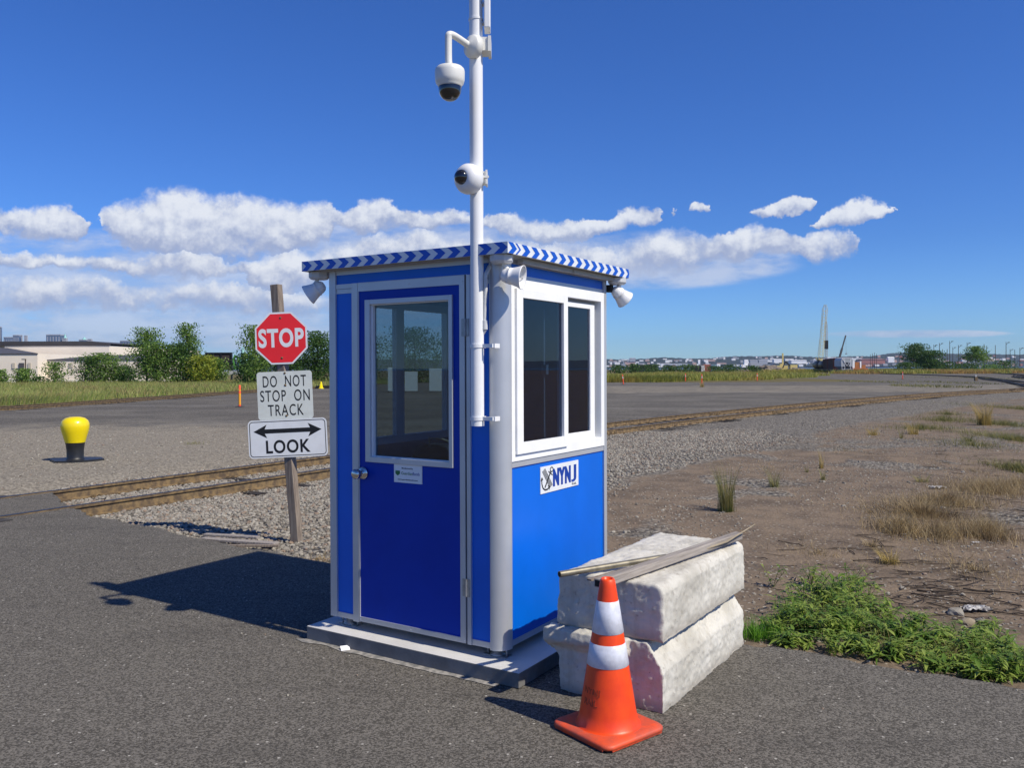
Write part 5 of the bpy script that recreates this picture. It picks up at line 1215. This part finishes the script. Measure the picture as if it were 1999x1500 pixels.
q2_ = P(259, 700, 149); MB().add([(-1.6, 0, 0), (1.2, 0, 0), (1.2, 0, .9), (-1.6, 3, 0), (1.2, 3, .0), (1.2, 3, .9)], [(0, 1, 2), (3, 5, 4), (0, 2, 5, 3), (0, 3, 4, 1), (1, 4, 5, 2)]).build('awning', M('yellow_canvas', (.70, .42, .10), .7), loc=(q2_.x, 149, q2_.z), label='yellow sloping awning beside the red tent peak', cat='awning')
# skyline
mt['tower'] = M('hazy_tower_glass', (.12, .17, .26), .5, var=.2, vscale=.05); mt['tower_l'] = M('pale_tower', (.45, .45, .47), .6, var=.2, vscale=.05)
mt['copper'] = M('green_copper', (.25, .55, .52), .6)
SKY_Y = 2600
def tower(x0, x1, yt, label, mat='tower', Y=SKY_Y, top=None):
    a = P(x0, yt, Y); c = P(x1, yt, Y); t = empty('skyscraper', ((a.x+c.x)/2, Y, -1.5), label=label, cat='skyscraper', group='downtown skyline towers'); w_ = (c.x-a.x)/2; h_ = a.z+1.5
    MB().box(-w_, w_, 0, w_*1.6, 0, h_).build('tower_body', mat, t)
    b = MB(); nf = 5
    for i in range(nf): xx = -w_+2*w_*(i+.5)/nf; b.box(xx-w_*.07, xx+w_*.07, -.4, .0-.02, 2, h_-4)
    b.box(-w_, w_, -.5, w_*1.6, h_+.01, h_+3); b.build('facade_ribs', 'tower_l', t)
    if top: MB().lathe([(w_*.9, h_+3), (w_*.55, h_+top*.35), (w_*.12, h_+top*.7), (0, h_+top)], 4, smooth=False, o=(0, w_, 0)).build('spire', 'copper', t)
    return t
tower(-2, 2, 640, 'dark tower cut by the left frame edge')
tower(7, 25, 660, 'wide low block at the far left of the skyline'); tower(25, 37, 656, 'stepped dark block next to the wide low one')
tower(41, 43, 656, 'needle thin tower in the skyline gap', 'tower_l'); tower(47, 52, 657, 'thin pale tower beside the needle', 'tower_l')
tower(90, 118, 655, 'broad glass office block above the warehouse roof'); tower(121, 129, 662, 'tower with a green pyramid spire', 'tower_l', top=22)
tower(154, 168, 665, 'dark tower with a peaked top', top=14); tower(171, 178, 664, 'small pale tower right of the peaked one', 'tower_l')
tower(234, 257, 667, 'tall ribbed tower right of the warehouse'); tower(214, 232, 682, 'low hazy block left of the ribbed tower'); tower(222, 227, 676, 'narrow hazy block behind the warehouse corner')
# through-the-glass boards on the lot
for i, (x0, x1, y0_, lab) in enumerate(((757, 786, 716, 'first pale signboard seen through the booth door'), (790, 815, 724, 'middle pale signboard seen through the booth door'), (838, 876, 718, 'rightmost pale signboard seen through the booth door'))):
    a = P(x0, y0_, 62); c = P(x1, y0_, 62); t = empty('signboard', ((a.x+c.x)/2, 62, -.06), label=lab, cat='signboard', group='signboards behind the booth'); w_ = (c.x-a.x)/2
    MB().box(-w_, w_, 0, .04, .1, a.z).build('board', 'signwhite2', t)
    b = MB(); b.box(-w_, -w_+.08, .041, .12, 0, a.z); b.box(w_-.08, w_, .041, .12, 0, a.z); b.build('leg', 'trunk', t)

# ------------------------------------------------------------------ FAR SHORE
HY = 3600.0
def hills():
    prof = [(-3000, 690), (-500, 694), (300, 698), (800, 702), (1186, 703), (1260, 702), (1300, 700.5), (1390, 702), (1440, 698), (1500, 697), (1560, 699), (1640, 700), (1700, 699), (1735, 693), (1790, 691.5), (1860, 694), (1930, 696), (2000, 696), (2300, 690), (5000, 690)]
    xs = np.arange(-3000, 5000, 4.0); yt = np.interp(xs, [p[0] for p in prof], [p[1] for p in prof]); rr = np.random.RandomState(5)
    yt = yt - rr.uniform(0, 1.3, len(xs)) - .8*np.sin(xs*.05)
    rows = []
    for fr, f_ in ((0, 0), (.15, .25), (.4, .6), (.7, .9), (1, 1), (1.3, .9), (2, .2)):
        X_ = (xs-CX)/FPX*HY; Zt = H+(719-yt)/FPX*HY; rows.append(np.stack([X_*(1+fr*.15), np.full(len(xs), HY*(1+fr*.15)), -1.7+(Zt+1.7)*f_*(1+fr*.15*.9)], -1))
    V = np.concatenate(rows); n = len(xs); F = np.array([(i*n+j, i*n+j+1, (i+1)*n+j+1, (i+1)*n+j) for i in range(len(rows)-1) for j in range(n-1)])
    npmesh('hills', V, F, 'hill', kind='structure')
hills()
mt['fb1'] = M('far_white_wall', (.92, .90, .88), .7); mt['fb2'] = M('far_pink_wall', (.55, .36, .30), .7); mt['fb3'] = M('far_grey_wall', (.36, .37, .40), .7); mt['fb4'] = M('far_brick_wall', (.36, .12, .08), .7)
protos = {}
def far_building(kind, x, y, wpx, hpx, fr):
    lab = {'fb1': 'white building among the town on the hazy far shore', 'fb2': 'pinkish building among the town on the hazy far shore', 'fb3': 'grey building among the town on the hazy far shore', 'fb4': 'brick red building among the town on the hazy far shore'}[kind]
    if kind not in protos:
        b = MB().box(-.5, .5, 0, .6, 0, .86).add([(-.52, -.02, .86), (.52, -.02, .86), (.52, .62, .86), (-.52, .62, .86), (-.52, .3, 1), (.52, .3, 1)], [(0, 1, 5, 4), (2, 3, 4, 5), (0, 4, 3), (1, 2, 5)])
        o = b.build('town_building', kind); protos[kind] = o
    else: o = protos[kind].copy(); COL.objects.link(o)
    Y_ = HY*(1+fr*.15)*.985; q = P(x, y, Y_); k = Y_/FPX; o.location = (q.x, Y_, q.z-hpx*k*.4); o.scale = (wpx*k, wpx*k, hpx*k*1.4)
    tag(o, lab, 'building', 'town buildings on the far shore')
rr_ = random.Random(9)
for i in range(230):
    x = rr_.uniform(1186, 1999); fr = rr_.random()**1.3*.8; yt_ = float(np.interp(x, [1186, 1300, 1440, 1500, 1640, 1735, 1999], [703, 700.5, 698, 697, 700, 693, 696])); y = 716.5 - (716.5-yt_)*float(np.interp(fr, [0, .15, .4, .7, 1], [0, .25, .6, .9, 1]))
    kind = rr_.choice(['fb1', 'fb1', 'fb3', 'fb3', 'fb2', 'fb1']) if x < 1690 else rr_.choice(['fb2', 'fb4', 'fb3', 'fb1', 'fb2'])
    far_building(kind, x, y, rr_.uniform(3, 9) if rr_.random() < .8 else rr_.uniform(10, 20), rr_.uniform(1.5, 3.6), fr)
for x, y, w_, h_, k_ in ((1230, 711, 20, 4, 'fb2'), (1320, 713, 46, 2.5, 'fb1'), (1365, 709, 4, 6, 'fb1'), (1300, 713, 18, 3, 'fb1'), (1490, 709, 17, 7, 'fb3'), (1472, 709, 15, 6, 'fb3'), (1235, 704, 11, 5, 'fb3'), (1705, 708, 46, 7, 'fb4'), (1740, 705, 12, 8, 'fb1'), (1690, 713, 30, 4, 'fb4'), (1560, 708, 30, 5, 'fb1'), (1600, 708, 26, 5, 'fb3'), (1520, 706, 18, 5, 'fb1')):
    far_building(k_, x, y, w_, h_, .1)

# ------------------------------------------------------------------ FREIGHT CARS
def wheelset(b, x, y0, n=2):
    for dx in (-.9, .9):
        for s_ in (-.72, .72): b.lathe([(0, -.06), (.42, -.06), (.42, .06), (0, .06)], 14, axis=(1, 0, 0), o=(y0+s_, x+dx, .48))
# local frame: length along +y, width along x
def freight(loc, rz, kind, label):
    t = empty('freight_car', loc, rz, label=label, cat='freight car', group='freight cars parked on the far siding')
    L = 14
    b = MB(); wheelset(b, 2, 0); wheelset(b, L-2, 0); b.box(-1.2, 1.2, .3, L-.3, .75, 1.05); b.build('wheels_and_frame', 'carblack', t)
    if kind == 'hopper':
        b = MB(); prof = [(-1.5, 1.9), (-1.55, 3.6), (-1.2, 4.25), (-.5, 4.5), (.5, 4.5), (1.2, 4.25), (1.55, 3.6), (1.5, 1.9)]
        b.prism(prof, 1, 1.2, L-1.2); b.build('hopper_body', 'hopper', t)
        b = MB()
        for k in range(3): y0 = 1.6+k*3.8; b.add([(-1.4, y0, 1.9), (1.4, y0, 1.9), (1.4, y0+3.4, 1.9), (-1.4, y0+3.4, 1.9), (-.3, y0+1.4, .9), (.3, y0+1.4, .9), (.3, y0+2, .9), (-.3, y0+2, .9)], [(0, 1, 5, 4), (1, 2, 6, 5), (2, 3, 7, 6), (3, 0, 4, 7), (4, 5, 6, 7)])
        b.build('discharge_chutes', 'hopper', t)
        b = MB()
        for xx in (-1.5, -.75, .75, 1.5): b.beam((xx, .25, 1.05), (xx, .25, 4.3), .09)
        for zz in (1.05, 4.3): b.beam((-1.5, .25, zz), (1.5, .25, zz), .12)
        b.beam((-1.3, 1.15, 4.2), (0, 1.15, 2.0), .1); b.beam((1.3, 1.15, 4.2), (0, 1.15, 2.0), .1); b.build('end_ladders', 'fb1', t)
        b = MB(); b.add([(-.9, 1.17, 3.0), (.9, 1.17, 3.0), (.25, 1.17, 1.6), (-.25, 1.17, 1.6)], [(0, 1, 2, 3)]); b.build('end_slope', 'carblack', t)
    elif kind == 'box':
        b = MB(); b.box(-1.5, 1.5, .4, L-.4, 1.05, 4.3); b.add([(-1.5, .4, 4.3), (1.5, .4, 4.3), (1.5, L-.4, 4.3), (-1.5, L-.4, 4.3), (0, .4, 4.55), (0, L-.4, 4.55)], [(0, 1, 4), (3, 5, 2), (0, 4, 5, 3), (1, 2, 5, 4)]); b.build('box_body', 'carred', t)
        b = MB()
        for k in range(9): b.box(-1.58, -1.5, 1+k*1.5, 1.1+k*1.5, 1.1, 4.25)
        for zz in (1.6, 2.3, 3.0, 3.7): b.box(-1.4, 1.4, .34, .4, zz, zz+.08)
        b.build('side_ribs', 'carred', t)
    else:
        b = MB(); b.tube([(0, .6, 2.5), (0, .9, 2.5), (0, L-.9, 2.5), (0, L-.6, 2.5)], [1.0, 1.42, 1.42, 1.0], 24); b.build('tank', 'carblack', t)
        b = MB(); b.lathe([(0, .5), (.5, .5), (.5, 0)], 16, o=(0, L/2, 3.85)); b.build('dome_hatch', 'carblack', t)
    return t
def fr_at(x, Y): q = P(x, 727, Y); return (q.x, Y, -.06)
tp_ = fr_at(1655, 236); px_, py_ = tp_[0], tp_[1]
for kd, azd, lb_ in (('hopper', 12, 'light grey hopper car at the near end of the parked train'), ('box', 14, 'dark maroon boxcar behind the grey hopper'), ('box', 14.5, 'second maroon boxcar, deeper in the parked train'), ('tank', 13.5, 'black tank car behind the boxcars'), ('tank', 12.5, 'farthest black tank car of the parked train')):
    freight((px_, py_, -.06), -math.radians(azd), kd, lb_); px_ += 14.6*math.sin(math.radians(azd)); py_ += 14.6*math.cos(math.radians(azd))
t = empty('flat_car', fr_at(1679, 250), 0, label='rusty orange flat car loaded with gear right of the grey hopper', cat='flat car')
b = MB(); b.box(-2.2, 2.4, 0, 3, .8, 1.4); b.box(.6, 1.8, .3, 2.4, 1.4, 2.3); b.box(-1.4, -.2, .3, 2.4, 1.4, 3.2); b.build('deck_and_load', 'carorange', t); b = MB(); wheelset(b, 1, 0); b.box(-2.4, 2.6, .1, 2.9, .45, .8); b.build('wheels', 'carblack', t); MB().box(-2.1, -1.5, .3, 2, 1.41, 3.6).box(.1, .5, .3, 2, 1.41, 3.4).build('pale_tanks', 'fb1', t)
# cranes
q = P(1606, 716, 330); crn = empty('crawler_crane', (q.x, 330, 0), label='tall yellow lattice boom crane behind the train', cat='crane')
def lattice(b, a, c, w, n, r=.09):
    a = Vector(a); c = Vector(c); d = (c-a).normalized(); x = d.cross(Vector((0, 1, 0))).normalized(); y = d.cross(x)
    def corner(i, f_, ww): s1, s2 = ((-1, -1), (1, -1), (1, 1), (-1, 1))[i]; return a.lerp(c, f_) + x*s1*ww/2 + y*s2*ww/2
    for i in range(4): b.beam(corner(i, 0, w*.5), corner(i, .08, w), r*1.6); b.beam(corner(i, .08, w), corner(i, .92, w), r*1.6); b.beam(corner(i, .92, w), corner(i, 1, w*.4), r*1.6)
    for k in range(n):
        f0, f1 = .08+.84*k/n, .08+.84*(k+1)/n
        for i in range(4): b.beam(corner(i, f0, w), corner((i+1) % 4, f1, w), r)
pq = lambda x, y, Y=330: P(x, y, Y)-Vector((q.x, 330, 0))
b = MB(); lattice(b, pq(1602, 704), pq(1611, 595), 1.5, 15, .065); b.build('boom', 'yellowpaint2', crn)
b = MB(); b.box(-2.8, 1.6, -1.5, 2, 1.2, 3.6); b.box(-2.2, -.6, -1.5, .5, 3.6, 4.8); b.beam(pq(1597, 708), pq(1593, 699), .25); b.build('cab', 'yellowpaint2', crn)
b = MB(); b.box(-3, 2, -2.2, -1.2, .0, 1.1); b.box(-3, 2, 1.2, 2.2, 0, 1.1); b.build('tracks', 'carblack', crn)
b = MB(); b.beam(pq(1594, 706), pq(1609, 597), .06); b.beam(pq(1611, 596), pq(1613, 640), .08); b.build('cables', 'steel', crn)
q4 = P(1613, 716, 332); pd = empty('pile_driver', (q4.x, 332, 0), label='dark vertical pile driver leads hanging beside the yellow boom', cat='pile driver')
zz = P(1613, 628, 332).z; b = MB(); lattice(b, (0, 0, 1), (0, 0, zz), .7, 16, .06); b.build('leads', 'fb3', pd); MB().box(-.6, .6, -.6, .6, zz*.45, zz*.62).build('hammer', 'carblack', pd)
q5 = P(1639, 716, 360); cr2 = empty('mobile_crane', (q5.x, 360, 0), label='slim dark telescopic crane right of the yellow crane', cat='crane')
pq5 = lambda x, y: P(x, y, 360)-Vector((q5.x, 360, 0))
b = MB(); b.beam(pq5(1637, 705), pq5(1644, 680), .7); b.beam(pq5(1644, 680), pq5(1651, 655), .45); b.build('boom', 'roof_mid', cr2); b = MB(); b.box(-3, 3, -1.2, 1.2, .6, 2.4); b.box(-1, 1, -1.2, 1.2, 2.4, 3.6); b.build('cab', 'hopper', cr2); b = MB(); b.beam(pq5(1651, 655), pq5(1652, 690), .06); b.box(pq5(1652, 690).x-.3, pq5(1652, 690).x+.3, -.3, .3, pq5(1652, 692).z, pq5(1652, 690).z); b.build('hook_line', 'steel', cr2)
q6 = P(1528, 722, 380); dr_ = empty('drill_rig', (q6.x, 380, 0), label='small yellow mast drill rig standing on the rubble', cat='drill rig')
b = MB(); b.box(-.3, .3, -.3, .3, .5, P(1528, 690, 380).z); b.build('mast', 'yellowpaint2', dr_); b = MB(); b.box(-3, 2, -1.3, 1.3, .5, 2.4); b.box(-1.5, .2, -1.2, 1, 2.4, 3.2); b.build('body', 'yellowpaint2', dr_); MB().box(-3.2, 2.2, -1.6, 1.6, 0, .6).build('tracks', 'carblack', dr_)
q7 = P(1548, 722, 375); ex = empty('excavator', (q7.x, 375, 0), label='dark and yellow excavator right of the drill rig', cat='excavator')
b = MB(); b.box(-1.5, 1.6, -1.2, 1.2, 1, 2.7); b.build('cab', 'yellowpaint2', ex); b = MB(); b.beam((-1, 0, 2), (-3.4, 0, 4.2), .5); b.beam((-3.4, 0, 4.2), (-4.6, 0, 1.2), .4); b.build('digging_arm', 'carblack', ex); MB().box(-2, 2, -1.5, 1.5, 0, .95).build('tracks', 'carblack', ex)
def heap(px, py, w_, h_, label, seed, Y):
    q = P(px, py, Y); bmh = bmesh.new(); bmesh.ops.create_icosphere(bmh, subdivisions=4, radius=1)
    for v in bmh.verts: v.co *= 1+.4*noise.noise(v.co*3+Vector((seed, 0, 0)))+.2*noise.noise(v.co*9); v.co.x *= w_; v.co.y *= w_*.6; v.co.z *= h_
    me = bpy.data.meshes.new('rubble_heap'); bmh.to_mesh(me); bmh.free(); me.materials.append(mt['stone']); o = bpy.data.objects.new('rubble_heap', me); COL.objects.link(o); o.location = (q.x, Y, -.2); tag(o, label, 'rubble')
heap(1500, 724, 5, 2.4, 'pale rubble heap left of the drill rig', 1, 330); heap(1472, 728, 4, 1.0, 'low rubble heap at the end of the grass strip', 2, 310); heap(1558, 722, 4, 1.4, 'dark spoil heap beside the excavator', 3, 370)
for i, (x, w_, h_, m_, lab) in enumerate(((1360, 3.4, 2.2, 'carblack', 'dark container at the far side of the grass strip'), (1371, 1.6, 2.2, 'fb1', 'small white shed next to the dark container'), (1380, 2.6, 2.6, 'fb4', 'brick red container in the far row'), (1393, 1.7, 2.4, 'cbl', 'light blue container at the end of the far row'), (1386, 2.0, 2.0, 'navy', 'deep blue container before the light blue one'), (1258, 10, 2.6, 'carblack', 'long dark trailer behind the grass strip'), (1245, 1.4, 2.2, 'fb1', 'white truck cab by the long trailer'))):
    mt.setdefault('cbl', M('light_blue_paint', (.30, .50, .62), .6))
    q = P(x, 722, 300+i*2); t = empty('container', (q.x, 300+i*2, -.1), label=lab, cat='container'); MB().box(-w_/2, w_/2, 0, 2.4, .3, h_+.3).build('box_body', m_, t)
    b = MB(); 
    for k in range(5): b.box(-w_/2+w_*k/5+.05, -w_/2+w_*k/5+.12, -.06, -.005, .35, h_+.25)
    b.box(-w_/2, w_/2, .3, 2.0, 0, .29); b.build('ribs_and_feet', 'roof_dark', t)
q = P(1456, 713, 1500); t = empty('moored_barge', (q.x, 1500, -1.5), label='white superstructure barge on the water right of the grass strip', cat='barge')
b = MB(); b.box(-14, 20, 0, 10, 0, 3); b.build('hull', 'carblack', t); b = MB(); b.box(-8, 4, 1, 9, 3, 8); b.box(-2, 5, 2, 8, 8, 17); b.build('superstructure', 'fb1', t); b = MB(); b.box(8, 30, -1, 11, 3, 11); b.build('grey_shed', 'fb3', t)
# utility poles
pole_p = None
for i, (x, yt, Y, al) in enumerate(((1811, 678, 300, 1), (1823, 673, 320, 1), (1834, 670, 300, 1), (1840, 682, 350, 0), (1849, 682, 300, 0), (1854, 666, 310, 1), (1860, 678, 340, 1), (1871, 674, 300, 1), (1888, 669, 310, 1), (1921, 672, 300, 0), (1926, 676, 340, 0), (1943, 674, 320, 0), (1964, 668, 300, 1), (1972, 682, 350, 1), (1981, 683, 320, 0), (1991, 679, 310, 1), (1699, 692, 420, 0), (1703, 690, 420, 0), (1707, 689, 420, 0), (1711, 691, 420, 0))):
    q = P(x, yt, Y); h_ = q.z+.1
    t = empty('utility_pole', (q.x, Y, -.1), label=('dark pole with a crossarm among the far rail yard poles' if al else 'bare thin pole among the far rail yard poles'), cat='pole', group=('far poles with crossarms' if al else 'bare far poles'))
    MB().tube([(0, 0, 0), (0, 0, h_)], [.13, .09], 7).build('pole', 'trunk', t)
    if al:
        b = MB(); b.beam((0, 0, h_-.9), (.9, 0, h_-.2), .09); b.box(.6, 1.3, -.12, .12, h_-.25, h_-.05); b.build('lamp_arm', 'trunk', t)
# switch stand near the far junction
q = G(1905, 744, -.06); t = empty('switch_stand', (q.x, q.y, -.06), label='small white topped switch stand beside the far junction', cat='switch stand'); MB().box(-.15, .15, -.15, .15, 0, .5).build('base', 'rust', t); MB().box(-.08, .08, -.03, .03, .5, .75).build('target', 'hopper', t)

# ------------------------------------------------------------------ HAZE
hz = MB().box(-5200, 5200, -60, 5200, -3, 175)
hm = bpy.data.materials.new('haze'); hm.use_nodes = True; ht = hm.node_tree; ht.nodes.clear()
pv = ht.nodes.new('ShaderNodeVolumePrincipled'); pv.inputs['Color'].default_value = (.62, .80, 1.0, 1); pv.inputs['Density'].default_value = .00006; pv.inputs['Anisotropy'].default_value = .3
ho = ht.nodes.new('ShaderNodeOutputMaterial'); ht.links.new(pv.outputs[0], ho.inputs['Volume'])
hz.build('haze', hm, kind='stuff', label='thin pale blue haze over the far shore', cat='haze')
S.cycles.volume_bounces = 0
S.cycles.max_bounces = 8; S.cycles.transparent_max_bounces = 12
